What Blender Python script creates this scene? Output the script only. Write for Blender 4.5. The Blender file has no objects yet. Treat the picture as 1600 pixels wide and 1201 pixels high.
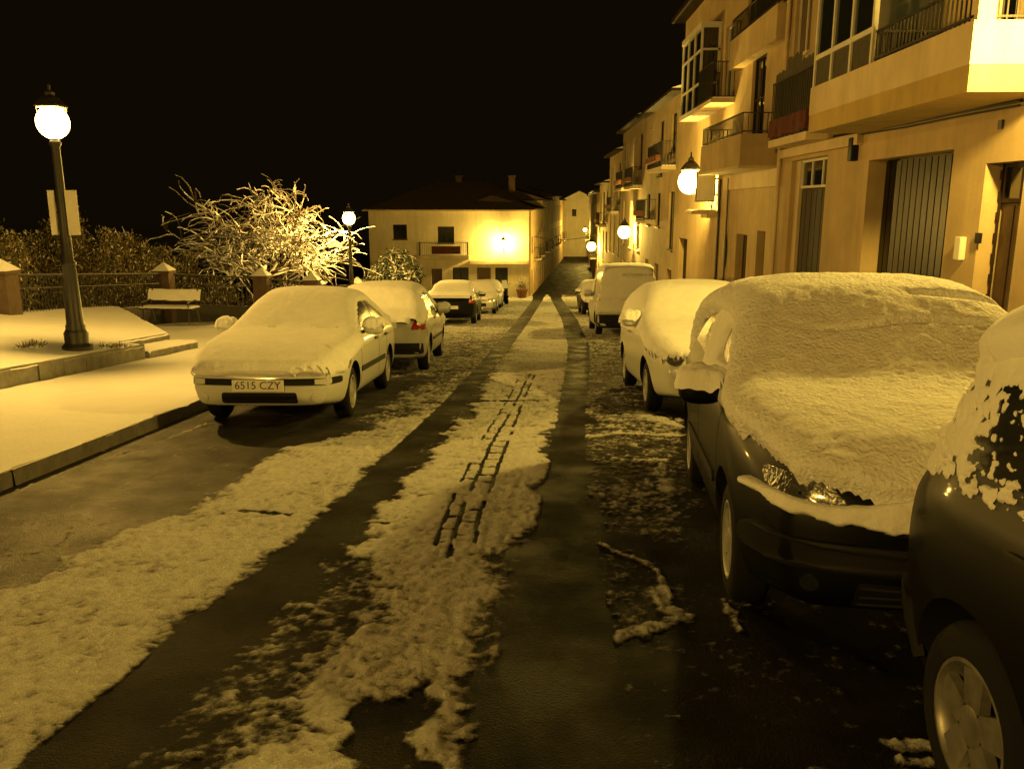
import bpy, bmesh, math, random
import numpy as np
from mathutils import Vector, Matrix
from mathutils.bvhtree import BVHTree
random.seed(7)
R = math.radians
sc = bpy.context.scene
C = sc.collection

# ------------------------------------------------------------------ camera
EYE, F, PITCH, YAW = 1.6, 1300.0, 12.15, 1.28
cam_d = bpy.data.cameras.new('camera'); cam = bpy.data.objects.new('camera', cam_d); C.objects.link(cam)
cam.location = (0, 0, EYE); cam.rotation_euler = (R(90-PITCH), 0, R(YAW))
cam_d.lens = 36*F/1600; cam_d.sensor_width = 36; cam_d.clip_end = 600; cam_d.clip_start = .05
sc.camera = cam
CM = Matrix.Rotation(R(YAW), 3, 'Z') @ Matrix.Rotation(R(90-PITCH), 3, 'X')
SLOPE = .085
def G(y):
    """road surface height: the street runs downhill and levels out past 58 m"""
    y = np.asarray(y, dtype=float)
    t = np.clip(y-58, 0, 12)
    return -SLOPE*np.minimum(y, 58) - SLOPE*(t - t*t/24)
def g(y): return float(G(y))
def ray(px, py):
    return CM @ Vector(((px-800)/F, (600.5-py)/F, -1))
def gp(px, py, h=0.):
    """surveyed point of the sloping ground (plus h)"""
    d = ray(px, py); k = (EYE-h)/(-(d.z + SLOPE*d.y))
    return (d.x*k, d.y*k)
def fp(px, py, X):
    """surveyed point of a street facade at distance X right of the camera -> (y, z)"""
    d = ray(px, py); k = X/d.x
    return (d.y*k, EYE+d.z*k)

# ------------------------------------------------------------------ noise
def _h(i, j, s):
    v = np.sin(i*127.1 + j*311.7 + s*74.7)*43758.5453
    return v - np.floor(v)
def vn(x, y, s=0):
    x = np.asarray(x, float); y = np.asarray(y, float)
    i = np.floor(x); j = np.floor(y); fx = x-i; fy = y-j
    fx = fx*fx*(3-2*fx); fy = fy*fy*(3-2*fy)
    return (_h(i, j, s)*(1-fx)+_h(i+1, j, s)*fx)*(1-fy) + (_h(i, j+1, s)*(1-fx)+_h(i+1, j+1, s)*fx)*fy
def fbm(x, y, s=0, o=4):
    a, t, r = 1., 0., 0.
    for k in range(o):
        r = r + a*vn(x*2**k, y*2**k, s+k*3.1); t += a; a *= .5
    return r/t
def ss(a, b, x):
    t = np.clip((x-a)/(b-a), 0, 1); return t*t*(3-2*t)

# ------------------------------------------------------------------ materials
def mat(name, col, rough=.7, metal=0., bump=0., bscale=30., var=0., vscale=4., coat=0., spec=.5, col2=None, emis=None, estr=0., snowtop=0., coord='Object', bdist=.01, streak=0.):
    m = bpy.data.materials.new(name); m.use_nodes = True; nt = m.node_tree; N = nt.nodes; L = nt.links
    b = N['Principled BSDF']
    b.inputs['Roughness'].default_value = rough; b.inputs['Metallic'].default_value = metal
    b.inputs['Coat Weight'].default_value = coat; b.inputs['Coat Roughness'].default_value = .08
    b.inputs['Specular IOR Level'].default_value = spec
    tc = N.new('ShaderNodeTexCoord')
    src = None
    col = tuple(col)+(1,)
    if var or col2:
        n = N.new('ShaderNodeTexNoise'); n.inputs['Scale'].default_value = vscale; n.inputs['Detail'].default_value = 6; n.inputs['Roughness'].default_value = .62
        L.new(tc.outputs[coord], n.inputs['Vector'])
        r = N.new('ShaderNodeValToRGB'); r.color_ramp.elements[0].position = .32; r.color_ramp.elements[1].position = .68
        c2 = tuple(col2)+(1,) if col2 else tuple(c*(1-var) for c in col[:3])+(1,)
        r.color_ramp.elements[0].color = c2; r.color_ramp.elements[1].color = col
        L.new(n.outputs['Fac'], r.inputs['Fac']); src = r.outputs['Color']
    if streak:
        mp = N.new('ShaderNodeMapping'); mp.inputs['Scale'].default_value = (1.6, 1.6, .16); L.new(tc.outputs[coord], mp.inputs['Vector'])
        ns = N.new('ShaderNodeTexNoise'); ns.inputs['Scale'].default_value = 2.2; ns.inputs['Detail'].default_value = 8; ns.inputs['Roughness'].default_value = .7; L.new(mp.outputs[0], ns.inputs['Vector'])
        nb_ = N.new('ShaderNodeTexNoise'); nb_.inputs['Scale'].default_value = .45; nb_.inputs['Detail'].default_value = 7; nb_.inputs['Roughness'].default_value = .65; L.new(tc.outputs[coord], nb_.inputs['Vector'])
        md = N.new('ShaderNodeMath'); md.operation = 'MULTIPLY'; L.new(ns.outputs['Fac'], md.inputs[0]); L.new(nb_.outputs['Fac'], md.inputs[1])
        mr2 = N.new('ShaderNodeMapRange'); mr2.inputs['From Min'].default_value = .16; mr2.inputs['From Max'].default_value = .30; mr2.inputs['To Min'].default_value = 1-streak; mr2.inputs['To Max'].default_value = 1.; L.new(md.outputs[0], mr2.inputs['Value'])
        mm = N.new('ShaderNodeMix'); mm.data_type = 'RGBA'; mm.blend_type = 'MULTIPLY'; mm.inputs['Factor'].default_value = 1
        L.new(src, mm.inputs['A']) ; cb = N.new('ShaderNodeCombineColor')
        for k_ in range(3): L.new(mr2.outputs[0], cb.inputs[k_])
        L.new(cb.outputs[0], mm.inputs['B']); src = mm.outputs['Result']
    if snowtop:
        ge = N.new('ShaderNodeNewGeometry'); sx = N.new('ShaderNodeSeparateXYZ'); L.new(ge.outputs['Normal'], sx.inputs[0])
        mr = N.new('ShaderNodeMapRange'); mr.inputs['From Min'].default_value = snowtop-.12; mr.inputs['From Max'].default_value = snowtop+.12
        L.new(sx.outputs['Z'], mr.inputs['Value'])
        mx = N.new('ShaderNodeMix'); mx.data_type = 'RGBA'; L.new(mr.outputs[0], mx.inputs['Factor'])
        if src: L.new(src, mx.inputs['A'])
        else: mx.inputs['A'].default_value = col
        mx.inputs['B'].default_value = (.8, .81, .83, 1); src = mx.outputs['Result']
    if src: L.new(src, b.inputs['Base Color'])
    else: b.inputs['Base Color'].default_value = col
    if bump:
        n2 = N.new('ShaderNodeTexNoise'); n2.inputs['Scale'].default_value = bscale; n2.inputs['Detail'].default_value = 5
        L.new(tc.outputs[coord], n2.inputs['Vector'])
        bp = N.new('ShaderNodeBump'); bp.inputs['Strength'].default_value = bump; bp.inputs['Distance'].default_value = bdist
        L.new(n2.outputs['Fac'], bp.inputs['Height']); L.new(bp.outputs['Normal'], b.inputs['Normal'])
    if emis:
        b.inputs['Emission Color'].default_value = tuple(emis)+(1,); b.inputs['Emission Strength'].default_value = estr
    return m
SOD = (1., .575, .100); SOD2 = (1., .65, .105)
M = {}
M['crust'] = mat('crust', (.80, .81, .82), .85, bump=.9, bscale=55, bdist=.022, var=.12, vscale=14, spec=.3)
M['snow'] = mat('snow', (.80, .81, .83), .85, bump=.5, bscale=22, bdist=.02, var=.06, vscale=3, spec=.3)
M['snow_fine'] = mat('snow_fine', (.78, .79, .80), .85, bump=.55, bscale=45, bdist=.012, var=.10, vscale=7, spec=.3)
M['road_snow'] = mat('road_snow', (.62, .62, .61), .7, bump=.9, bscale=48, bdist=.02, col2=(.30, .29, .27), vscale=6, spec=.4)
M['stone'] = mat('stone', (.26, .25, .22), .8, bump=.6, bscale=14, var=.45, vscale=5)
M['kerb'] = mat('kerb', (.13, .12, .11), .6, bump=.5, bscale=25, var=.5, vscale=8)
M['white_paint'] = mat('white_paint', (.55, .57, .55), .3, coat=.6, bump=.02, bscale=60, var=.06, vscale=5)
M['silver_paint'] = mat('silver_paint', (.50, .51, .50), .32, metal=.35, coat=.6, var=.08, vscale=6)
M['black_paint'] = mat('black_paint', (.003, .003, .003), .45, coat=.10, spec=.12, bump=.04, bscale=90, var=.3, vscale=8)
M['dark_paint'] = mat('dark_paint', (.003, .0035, .004), .45, coat=.10, spec=.12, bump=.04, bscale=90, var=.3, vscale=8)
M['van_paint'] = mat('van_paint', (.45, .45, .44), .35, coat=.5, var=.1)
M['glass'] = mat('glass', (.012, .014, .015), .08, coat=.3, bump=.03, bscale=40, spec=.8)
M['wetglass'] = mat('wetglass', (.05, .052, .05), .22, bump=.25, bscale=70, spec=.8, var=.5, vscale=14)
M['rubber'] = mat('rubber', (.008, .008, .008), .85, spec=.15, bump=.3, bscale=60)
M['plastic'] = mat('plastic', (.008, .008, .008), .6, spec=.2, bump=.1, bscale=60)
M['alloy'] = mat('alloy', (.30, .29, .28), .4, metal=.5, var=.6, vscale=7)
M['hubcap'] = mat('hubcap', (.36, .36, .35), .5, metal=.3, var=.35, vscale=9)
M['chrome'] = mat('chrome', (.7, .7, .7), .15, metal=1.)
M['lens'] = mat('lens', (.55, .56, .55), .1, coat=1., bump=.5, bscale=60, spec=.9)
M['darklens'] = mat('darklens', (.05, .05, .05), .12, coat=1., bump=.6, bscale=50, spec=.9)
M['redlens'] = mat('redlens', (.28, .010, .008), .15, coat=1.)
M['amber'] = mat('amber', (.6, .2, .02), .2, coat=1.)
M['plate'] = mat('plate', (.7, .7, .68), .5)
M['ink'] = mat('ink', (.01, .01, .012), .5)
M['iron'] = mat('iron', (.022, .020, .018), .45, bump=.2, bscale=40, var=.3)
M['iron_snow'] = mat('iron_snow', (.022, .020, .018), .5, snowtop=.6)
M['wall_a'] = mat('wall_a', (.46, .34, .19), .9, bump=.35, bscale=30, var=.22, vscale=1.3, streak=.18)
M['wall_cream'] = mat('wall_cream', (.62, .50, .33), .9, bump=.3, bscale=30, var=.16, vscale=1.5, streak=.18)
M['wall_ochre'] = mat('wall_ochre', (.46, .33, .12), .9, bump=.3, bscale=30, var=.18, vscale=2, streak=.18)
M['wall_b'] = mat('wall_b', (.50, .37, .20), .9, bump=.35, bscale=26, var=.25, vscale=1.1, streak=.18)
M['wall_c'] = mat('wall_c', (.44, .34, .20), .9, bump=.3, bscale=26, var=.3, vscale=.9, streak=.18)
M['wall_d'] = mat('wall_d', (.36, .26, .16), .9, bump=.3, bscale=26, var=.3, vscale=1.2, streak=.18)
M['wall_h'] = mat('wall_h', (.66, .58, .42), .9, bump=.2, bscale=20, var=.12, vscale=.8, streak=.18)
M['brick'] = mat('brick', (.10, .065, .042), .85, bump=.5, bscale=18, var=.4, vscale=6)
M['wood'] = mat('wood', (.022, .011, .006), .6, spec=.25, bump=.3, bscale=20, var=.5, vscale=7)
M['wood_light'] = mat('wood_light', (.10, .055, .022), .55, bump=.3, bscale=20, var=.4, vscale=7)
M['whiteframe'] = mat('whiteframe', (.60, .57, .50), .6, var=.15)
M['darkmetal'] = mat('darkmetal', (.005, .004, .003), .32, metal=.0, coat=.0, spec=.22, bump=.25, bscale=12, var=.4, vscale=3)
M['tile'] = mat('tile', (.10, .065, .04), .85, bump=.5, bscale=10, var=.4, vscale=2.5)
M['screen'] = mat('screen', (.06, .048, .028), .8, bump=.6, bscale=30, var=.5, vscale=9)
M['redcloth'] = mat('redcloth', (.10, .016, .012), .8, bump=.4, bscale=14, var=.5, vscale=5)
M['bark'] = mat('bark', (.12, .09, .065), .9, bump=.5, bscale=20, var=.3, snowtop=.02)
M['bark_dark'] = mat('bark_dark', (.07, .05, .035), .9, bump=.5, bscale=20, var=.3, snowtop=.55)
M['pot'] = mat('pot', (.22, .09, .05), .8, var=.3)
M['hill'] = mat('hill', (.80, .81, .83), .95, var=.15, vscale=.3)

def leaf_mat(name, cols, tcol=None):
    m = bpy.data.materials.new(name); m.use_nodes = True; nt = m.node_tree; N = nt.nodes; L = nt.links
    b = N['Principled BSDF']; b.inputs['Roughness'].default_value = .7
    ge = N.new('ShaderNodeNewGeometry'); r = N.new('ShaderNodeValToRGB'); r.color_ramp.interpolation = 'CONSTANT'
    el = r.color_ramp.elements
    el[0].position = 0; el[0].color = tuple(cols[0][1])+(1,); el[1].position = cols[1][0]; el[1].color = tuple(cols[1][1])+(1,)
    for p, c in cols[2:]:
        e = el.new(p); e.color = tuple(c)+(1,)
    L.new(ge.outputs['Random Per Island'], r.inputs['Fac']); L.new(r.outputs['Color'], b.inputs['Base Color'])
    return m
M['leaf'] = leaf_mat('leaf', [(0, (.07, .07, .02)), (.3, (.12, .10, .035)), (.55, (.17, .12, .05)), (.80, (.36, .30, .20)), (.93, (.75, .75, .75))])
M['leaf_green'] = leaf_mat('leaf_green', [(0, (.018, .038, .012)), (.4, (.035, .06, .018)), (.7, (.06, .07, .02)), (.86, (.72, .72, .72))])

# wet asphalt and slush: the attribute "cover" says how much snow lies at a point
def asphalt(slush=False):
    m = bpy.data.materials.new('slushy_road' if slush else 'wet_asphalt'); m.use_nodes = True; nt = m.node_tree; N = nt.nodes; L = nt.links
    b = N['Principled BSDF']; tc = N.new('ShaderNodeTexCoord'); O = tc.outputs['Object']
    def noise(sc, det=5, rg=.6):
        n = N.new('ShaderNodeTexNoise'); n.inputs['Scale'].default_value = sc; n.inputs['Detail'].default_value = det; n.inputs['Roughness'].default_value = rg; L.new(O, n.inputs['Vector']); return n.outputs['Fac']
    def mrange(v, a, b_, c, d, smooth=True):
        n = N.new('ShaderNodeMapRange'); n.interpolation_type = 'SMOOTHSTEP' if smooth else 'LINEAR'
        for k, x in zip(('From Min', 'From Max', 'To Min', 'To Max'), (a, b_, c, d)): n.inputs[k].default_value = x
        L.new(v, n.inputs['Value']); return n.outputs[0]
    def math_(op, a, c):
        n = N.new('ShaderNodeMath'); n.operation = op
        for k, x in enumerate((a, c)):
            if isinstance(x, (int, float)): n.inputs[k].default_value = x
            else: L.new(x, n.inputs[k])
        return n.outputs[0]
    def ramp(v, pts):
        r = N.new('ShaderNodeValToRGB'); el = r.color_ramp.elements
        el[0].position, el[0].color = pts[0][0], tuple(pts[0][1])+(1,); el[1].position, el[1].color = pts[-1][0], tuple(pts[-1][1])+(1,)
        for p, c in pts[1:-1]: e = el.new(p); e.color = tuple(c)+(1,)
        L.new(v, r.inputs['Fac']); return r.outputs['Color']
    base = ramp(noise(1.1, 8, .65), [(.35, (.005, .0045, .004)), (.5, (.009, .008, .006)), (.68, (.020, .017, .013))])
    rough = mrange(noise(1.9, 4), .30, .70, .40, .66); 
    sx_ = N.new('ShaderNodeSeparateXYZ'); L.new(O, sx_.inputs[0]); wet = math_('MULTIPLY', mrange(math_('ADD', sx_.outputs['X'], math_('MULTIPLY', noise(1.3, 4), 1.2)), -1.9, -.9, 1., 0.), mrange(noise(3.1, 5), .35, .6, .45, 1.))
    spec = math_('ADD', math_('MULTIPLY', wet, .30), .03); L.new(spec, b.inputs['Specular IOR Level'])
    fine = math_('MULTIPLY', mrange(noise(110, 3), .35, .65, 0., 1.), 1.0); med = noise(26, 5, .7)
    bh = math_('ADD', fine, math_('MULTIPLY', med, 1.6))
    bp = N.new('ShaderNodeBump'); bp.inputs['Strength'].default_value = 1.; bp.inputs['Distance'].default_value = .009; L.new(bh, bp.inputs['Height'])
    if not slush:
        L.new(base, b.inputs['Base Color']); L.new(rough, b.inputs['Roughness']); L.new(bp.outputs['Normal'], b.inputs['Normal']); return m
    at = N.new('ShaderNodeAttribute'); at.attribute_name = 'cover'; c = at.outputs['Fac']
    g_ = math_('ADD', math_('MULTIPLY', math_('SUBTRACT', noise(60, 4, .7), .5), .42), math_('MULTIPLY', math_('SUBTRACT', noise(170, 2), .5), .25))
    cc = math_('ADD', c, g_)
    k = mrange(cc, -.06, .34, 0., 1.)
    snowc = ramp(math_('ADD', math_('MULTIPLY', mrange(cc, .05, .9, 0., 1.), .7), math_('MULTIPLY', noise(7, 6, .7), .35)), [(.10, (.20, .19, .18)), (.30, (.50, .50, .49)), (.50, (.70, .70, .70)), (.9, (.80, .81, .82))])
    mx = N.new('ShaderNodeMix'); mx.data_type = 'RGBA'; L.new(k, mx.inputs['Factor']); L.new(base, mx.inputs['A']); L.new(snowc, mx.inputs['B']); L.new(mx.outputs['Result'], b.inputs['Base Color'])
    rr = N.new('ShaderNodeMix'); rr.data_type = 'FLOAT'; L.new(k, rr.inputs['Factor']); L.new(rough, rr.inputs['A']); rr.inputs['B'].default_value = .72; L.new(rr.outputs['Result'], b.inputs['Roughness'])
    b2 = N.new('ShaderNodeBump'); b2.inputs['Distance'].default_value = .014; L.new(k, b2.inputs['Strength'])
    L.new(math_('ADD', math_('MULTIPLY', noise(40, 6, .75), 1.0), math_('MULTIPLY', k, .35)), b2.inputs['Height']); L.new(bp.outputs['Normal'], b2.inputs['Normal']); L.new(b2.outputs['Normal'], b.inputs['Normal'])
    return m
M['asphalt'] = asphalt(); M['slush'] = asphalt(True)

def glare_mat(strength):  # even glow imitating a lamp's round glare; bulb light passes through
    m = bpy.data.materials.new('lamp_glare'); m.use_nodes = True; nt = m.node_tree; N = nt.nodes; L = nt.links
    N.remove(N['Principled BSDF']); out = N['Material Output']
    t = N.new('ShaderNodeBsdfTransparent'); e = N.new('ShaderNodeEmission'); e.inputs['Color'].default_value = (1, .70, .20, 1); e.inputs['Strength'].default_value = strength
    a = N.new('ShaderNodeAddShader'); L.new(t.outputs[0], a.inputs[0]); L.new(e.outputs[0], a.inputs[1]); L.new(a.outputs[0], out.inputs['Surface'])
    return m
M['pane'] = glare_mat(9.)

# ------------------------------------------------------------------ mesh helpers
def link(o, parent=None):
    C.objects.link(o)
    if parent is not None: o.parent = parent
    return o
def grid_mesh(name, X, Y, Z, m, parent=None, mask=None, smooth=True):
    """mesh from 2-D arrays; mask selects the cells kept"""
    nr, nc = X.shape
    V = np.stack([X, Y, Z], -1).reshape(-1, 3)
    idx = np.arange(nr*nc).reshape(nr, nc)
    a = idx[:-1, :-1]; b_ = idx[:-1, 1:]; c = idx[1:, 1:]; d = idx[1:, :-1]
    Q = np.stack([a, b_, c, d], -1).reshape(-1, 4)
    if mask is not None: Q = Q[mask.reshape(-1)]
    used = np.zeros(len(V), bool); used[Q.reshape(-1)] = True
    remap = np.cumsum(used)-1; V = V[used]; Q = remap[Q]
    me = bpy.data.meshes.new(name)
    me.vertices.add(len(V)); me.vertices.foreach_set('co', V.astype(np.float32).reshape(-1))
    me.loops.add(Q.size); me.loops.foreach_set('vertex_index', Q.reshape(-1).astype(np.int32))
    me.polygons.add(len(Q)); me.polygons.foreach_set('loop_start', np.arange(0, Q.size, 4, dtype=np.int32))
    me.update(calc_edges=True)
    if smooth: me.polygons.foreach_set('use_smooth', np.ones(len(Q), bool))
    me.materials.append(m); me.validate()
    return link(bpy.data.objects.new(name, me), parent)
class MB:
    """collects simple shapes into one mesh"""
    def __init__(s): s.v = []; s.f = []
    def quad(s, *p):
        n = len(s.v); s.v += [tuple(q) for q in p]; s.f.append(tuple(range(n, n+len(p)))); return s
    def box(s, a, b, mtx=None):
        x0, y0, z0 = a; x1, y1, z1 = b; n = len(s.v)
        vs = [(x0,y0,z0),(x1,y0,z0),(x1,y1,z0),(x0,y1,z0),(x0,y0,z1),(x1,y0,z1),(x1,y1,z1),(x0,y1,z1)]
        if mtx is not None: vs = [tuple(mtx @ Vector(q)) for q in vs]
        s.v += vs
        s.f += [tuple(n+i for i in q) for q in ((0,3,2,1),(4,5,6,7),(0,1,5,4),(1,2,6,5),(2,3,7,6),(3,0,4,7))]; return s
    def tube(s, pts, rs, k=6, cap=True):
        pts = [Vector(p) for p in pts]
        if not hasattr(rs, '__len__'): rs = [rs]*len(pts)
        n0 = len(s.v)
        for i, p in enumerate(pts):
            d = (pts[min(i+1, len(pts)-1)]-pts[max(i-1, 0)])
            if d.length < 1e-6: d = Vector((0, 0, 1))
            d.normalize(); u = d.cross(Vector((0, 0, 1)) if abs(d.z) < .9 else Vector((1, 0, 0))).normalized(); w = d.cross(u)
            for j in range(k):
                a = 2*math.pi*j/k; s.v.append(tuple(p + (u*math.cos(a)+w*math.sin(a))*rs[i]))
        for i in range(len(pts)-1):
            for j in range(k):
                a = n0+i*k+j; b = n0+i*k+(j+1) % k; s.f.append((a, b, b+k, a+k))
        if cap:
            s.f.append(tuple(n0+j for j in range(k))[::-1]); s.f.append(tuple(n0+(len(pts)-1)*k+j for j in range(k)))
        return s
    def lathe(s, prof, c=(0,0,0), k=16, axis='z', phase=0., cap=True):
        n0 = len(s.v)
        for r, h in prof:
            for j in range(k):
                a = 2*math.pi*j/k+phase; x, y = r*math.cos(a), r*math.sin(a)
                p = (x, y, h) if axis == 'z' else (h, x, y)
                s.v.append((c[0]+p[0], c[1]+p[1], c[2]+p[2]))
        for i in range(len(prof)-1):
            for j in range(k):
                a = n0+i*k+j; b = n0+i*k+(j+1) % k; s.f.append((a, b, b+k, a+k))
        if cap: s.f.append(tuple(n0+j for j in range(k))[::-1]); s.f.append(tuple(n0+(len(prof)-1)*k+j for j in range(k)))
        return s
    def build(s, name, m, parent=None, smooth=False, bevel=0.):
        me = bpy.data.meshes.new(name); me.from_pydata(s.v, [], s.f); me.materials.append(m)
        if smooth:
            me.polygons.foreach_set('use_smooth', np.ones(len(me.polygons), bool)); me.update()
            try: me.set_sharp_from_angle(angle=R(40))
            except Exception: pass
        o = link(bpy.data.objects.new(name, me), parent)
        if bevel:
            bm_ = o.modifiers.new('bevel', 'BEVEL'); bm_.width = bevel; bm_.segments = 2; bm_.limit_method = 'ANGLE'
        return o
def thing(name, label, cat, loc=(0,0,0), rz=0., group=None):
    o = bpy.data.objects.new(name, None); C.objects.link(o); o.location = loc; o.rotation_euler = (0, 0, rz); o.empty_display_size = .2
    o['label'] = label; o['category'] = cat
    if group: o['group'] = group
    return o
def tag(o, label, cat, group=None):
    o['label'] = label; o['category'] = cat
    if group: o['group'] = group
    return o
def struct(o, kind='structure'): o['kind'] = kind; return o
def copy_tree(o, parent=None):
    c = o.copy(); C.objects.link(c); c.parent = parent
    for ch in [x for x in o.children]: copy_tree(ch, c)
    return c
def text_mesh(name, s, size, m, parent, mtx, ext=.001):
    cu = bpy.data.curves.new(name, 'FONT'); cu.body = s; cu.size = size; cu.extrude = ext; cu.align_x = 'CENTER'; cu.align_y = 'CENTER'
    t = bpy.data.objects.new(name+'_src', cu); C.objects.link(t)
    dg = bpy.context.evaluated_depsgraph_get(); me = bpy.data.meshes.new_from_object(t.evaluated_get(dg))
    bpy.data.objects.remove(t); me.transform(mtx); me.materials.clear(); me.materials.append(m)
    o = bpy.data.objects.new(name, me); return link(o, parent)

# ------------------------------------------------------------------ GROUND
# rows get coarser with distance
def rows(y0, y1, k=.006, mn=.012):
    ys = [y0]
    while ys[-1] < y1: ys.append(ys[-1]+max(mn, abs(ys[-1])*k))
    return np.array(ys)
def kerb_r(y): return 3.05+.02*np.asarray(y, float)
KL = -3.95
ys = np.concatenate([np.arange(-16, 1, 1.), rows(1, 130, .05, .3)])
xs = np.linspace(-40, 40, 41)
YY, XX = np.meshgrid(ys, xs, indexing='ij')
struct(grid_mesh('road', XX, YY, G(YY), M['asphalt'], smooth=True, mask=((XX[:-1, :-1] > -4.5) | (YY[:-1, :-1] > 58)) & ((XX[:-1, :-1] < 8) | (YY[:-1, :-1] > 58))))

# --- road snow: coverage painted in ground metres
def seg_d(X, Y, pts):
    d = np.full(X.shape, 1e9)
    for (ax, ay), (bx, by) in zip(pts[:-1], pts[1:]):
        vx, vy = bx-ax, by-ay; L2 = vx*vx+vy*vy+1e-12
        t = np.clip(((X-ax)*vx+(Y-ay)*vy)/L2, 0, 1)
        d = np.minimum(d, np.hypot(X-ax-t*vx, Y-ay-t*vy))
    return d
def track_d(X, Y, pts):
    """distance to a polyline divided by its local half width; pts are (x, y, halfwidth)"""
    d = np.full(X.shape, 1e9)
    for (ax, ay, aw), (bx, by, bw) in zip(pts[:-1], pts[1:]):
        vx, vy = bx-ax, by-ay; L2 = vx*vx+vy*vy+1e-12
        t = np.clip(((X-ax)*vx+(Y-ay)*vy)/L2, 0, 1)
        d = np.minimum(d, np.hypot(X-ax-t*vx, Y-ay-t*vy)/(aw+(bw-aw)*t))
    return d
def poly_sd(X, Y, pts):
    ins = np.zeros(X.shape, bool); n = len(pts)
    for i in range(n):
        (ax, ay), (bx, by) = pts[i], pts[(i+1) % n]
        c = ((ay > Y) != (by > Y)) & (X < (bx-ax)*(Y-ay)/(by-ay+1e-12)+ax); ins ^= c
    d = seg_d(X, Y, list(pts)+[pts[0]])
    return np.where(ins, d, -d)
GP = lambda L: [gp(a, b) for a, b in L]
ysn = rows(1.7, 64, .0042, .011)
us = np.linspace(0, 1, 520)
YY, UU = np.meshgrid(ysn, us, indexing='ij')
XR = kerb_r(YY)-.02
xl = np.where(YY < 60, KL, KL)
XX = xl+(XR-xl)*UU
wx = (fbm(XX*2.3, YY*2.3, 11, 5)-.5)*.36+(fbm(XX*10, YY*10, 61, 4)-.5)*.20; wy = (fbm(XX*2.3, YY*2.3, 23, 5)-.5)*.36+(fbm(XX*10, YY*10, 67, 4)-.5)*.20   # ragged edges
WX, WY = XX+wx, YY+wy
cov = np.full(XX.shape, .27)
def paint(sd, val, soft):
    global cov
    k = ss(-soft, soft, sd); cov = cov*(1-k)+val*k
paint(YY-13.0+wy*4, .68, 2.)
paint(YY-22+wy*4, .84, 4.)
paint(poly_sd(WX, WY, GP([(-500,1190),(-350,930),(0,925),(100,885),(165,832),(300,803),(380,745),(455,703),(560,672),(655,634),(760,585),(700,632),(640,690),(590,730),(545,775),(480,830),(400,882),(290,960),(230,1030),(170,1090),(60,1201),(-60,1400)])), 1.02, .10)
paint(poly_sd(WX, WY, GP([(-300,930),(-300,815),(0,800),(150,814),(165,832),(100,885),(0,925)])), .44, .12)
paint(poly_sd(WX, WY, GP([(320,1100),(430,960),(540,870),(625,905),(560,1000),(450,1130),(370,1201),(250,1201)])), .52, .06)
paint(poly_sd(WX, WY, GP([(300,1400),(370,1201),(450,1130),(560,1000),(610,910),(545,870),(590,800),(660,730),(740,640),(800,570),(842,500),(868,500),(872,560),(864,640),(858,740),(845,810),(800,850),(768,900),(752,1000),(728,1100),(710,1201),(690,1400)])), 1.04, .07)
paint(poly_sd(WX, WY, GP([(912,560),(985,545),(1010,640),(1070,660),(1080,840),(940,838),(905,770)])), .58, .14)
paint(poly_sd(WX, WY, GP([(780,870),(900,870),(1010,890),(1050,960),(930,1010),(740,1040),(730,990)])), .42, .12)
paint(poly_sd(WX, WY, GP([(730,1040),(800,1040),(790,1120),(760,1201),(700,1201)])), .36, .08)
paint(poly_sd(WX, WY, GP([(548,1120),(600,1085),(655,1060),(640,1130),(600,1250),(500,1250)])), .34, .05)
def ridge(pts, w, val=1.):
    global cov
    P = [gp(a, b) for a, b in pts]; d = seg_d(XX+wx*.25, YY+wy*.25, P)
    w = w*(.35+.9*vn(XX*6, YY*6, 71)); k = 1-ss(w*.3, w*1.3, d); cov = np.maximum(cov, val*.95*k+cov*(1-k))
ridge([(905,684),(980,678),(1062,682)], .06, .95)
ridge([(1010,650),(1060,665)], .16, .95)
ridge([(930,828),(1000,834),(1066,828)], .045, .74)
ridge([(940,850),(985,872),(1018,888),(1032,912),(1035,945)], .035, .85)
ridge([(1030,930),(1038,955),(1070,966),(1010,980),(975,992),(930,1008)], .06, .88)
ridge([(735,1024),(770,1018),(820,1020)], .035, .85)
ridge([(740,1000),(790,985),(812,1008)], .015, .7)
ridge([(1130,940),(1148,985)], .03, .8)
ridge([(1385,1160),(1450,1160)], .05, .95); ridge([(1400,1185),(1440,1190)], .03, .9)
ridge([(1030,720),(1045,765)], .09, .9)
ridge([(405,940),(350,990),(295,1040)], .035, .85)
ridge([(20,770),(150,722),(250,690),(330,662)], .03, .7)
paint(poly_sd(WX, WY, GP([(560,672),(632,612),(705,585),(760,535),(800,505),(772,556),(702,634),(655,650)])), .66, .25)
paint(poly_sd(WX, WY, GP([(735,640),(790,560),(822,505),(842,470),(866,470),(880,500),(892,540),(886,600),(868,650)])), .95, .12)
# bare wheel tracks
LT = [gp(a, b)+(w,) for a, b, w in [(-60,1420,.17),(120,1190,.17),(330,985,.14),(470,875,.13),(560,785,.115),(625,712,.12),(705,635,.13),(775,555,.17),(815,505,.22),(836,475,.30),(842,466,.4)]]
RT = [gp(a, b)+(w,) for a, b, w in [(870,1400,.26),(872,1000,.24),(880,850,.18),(884,750,.15),(892,650,.15),(903,580,.19),(904,540,.24),(890,500,.28),(876,478,.33),(868,466,.4)]]
for T, s in ((LT, 1), (RT, 1)):
    d = track_d(XX+wx*.06, YY+wy*.06, T)
    k = 1-ss(.82, 1.15, d); cov = cov*(1-k) + (-.25)*k
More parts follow.
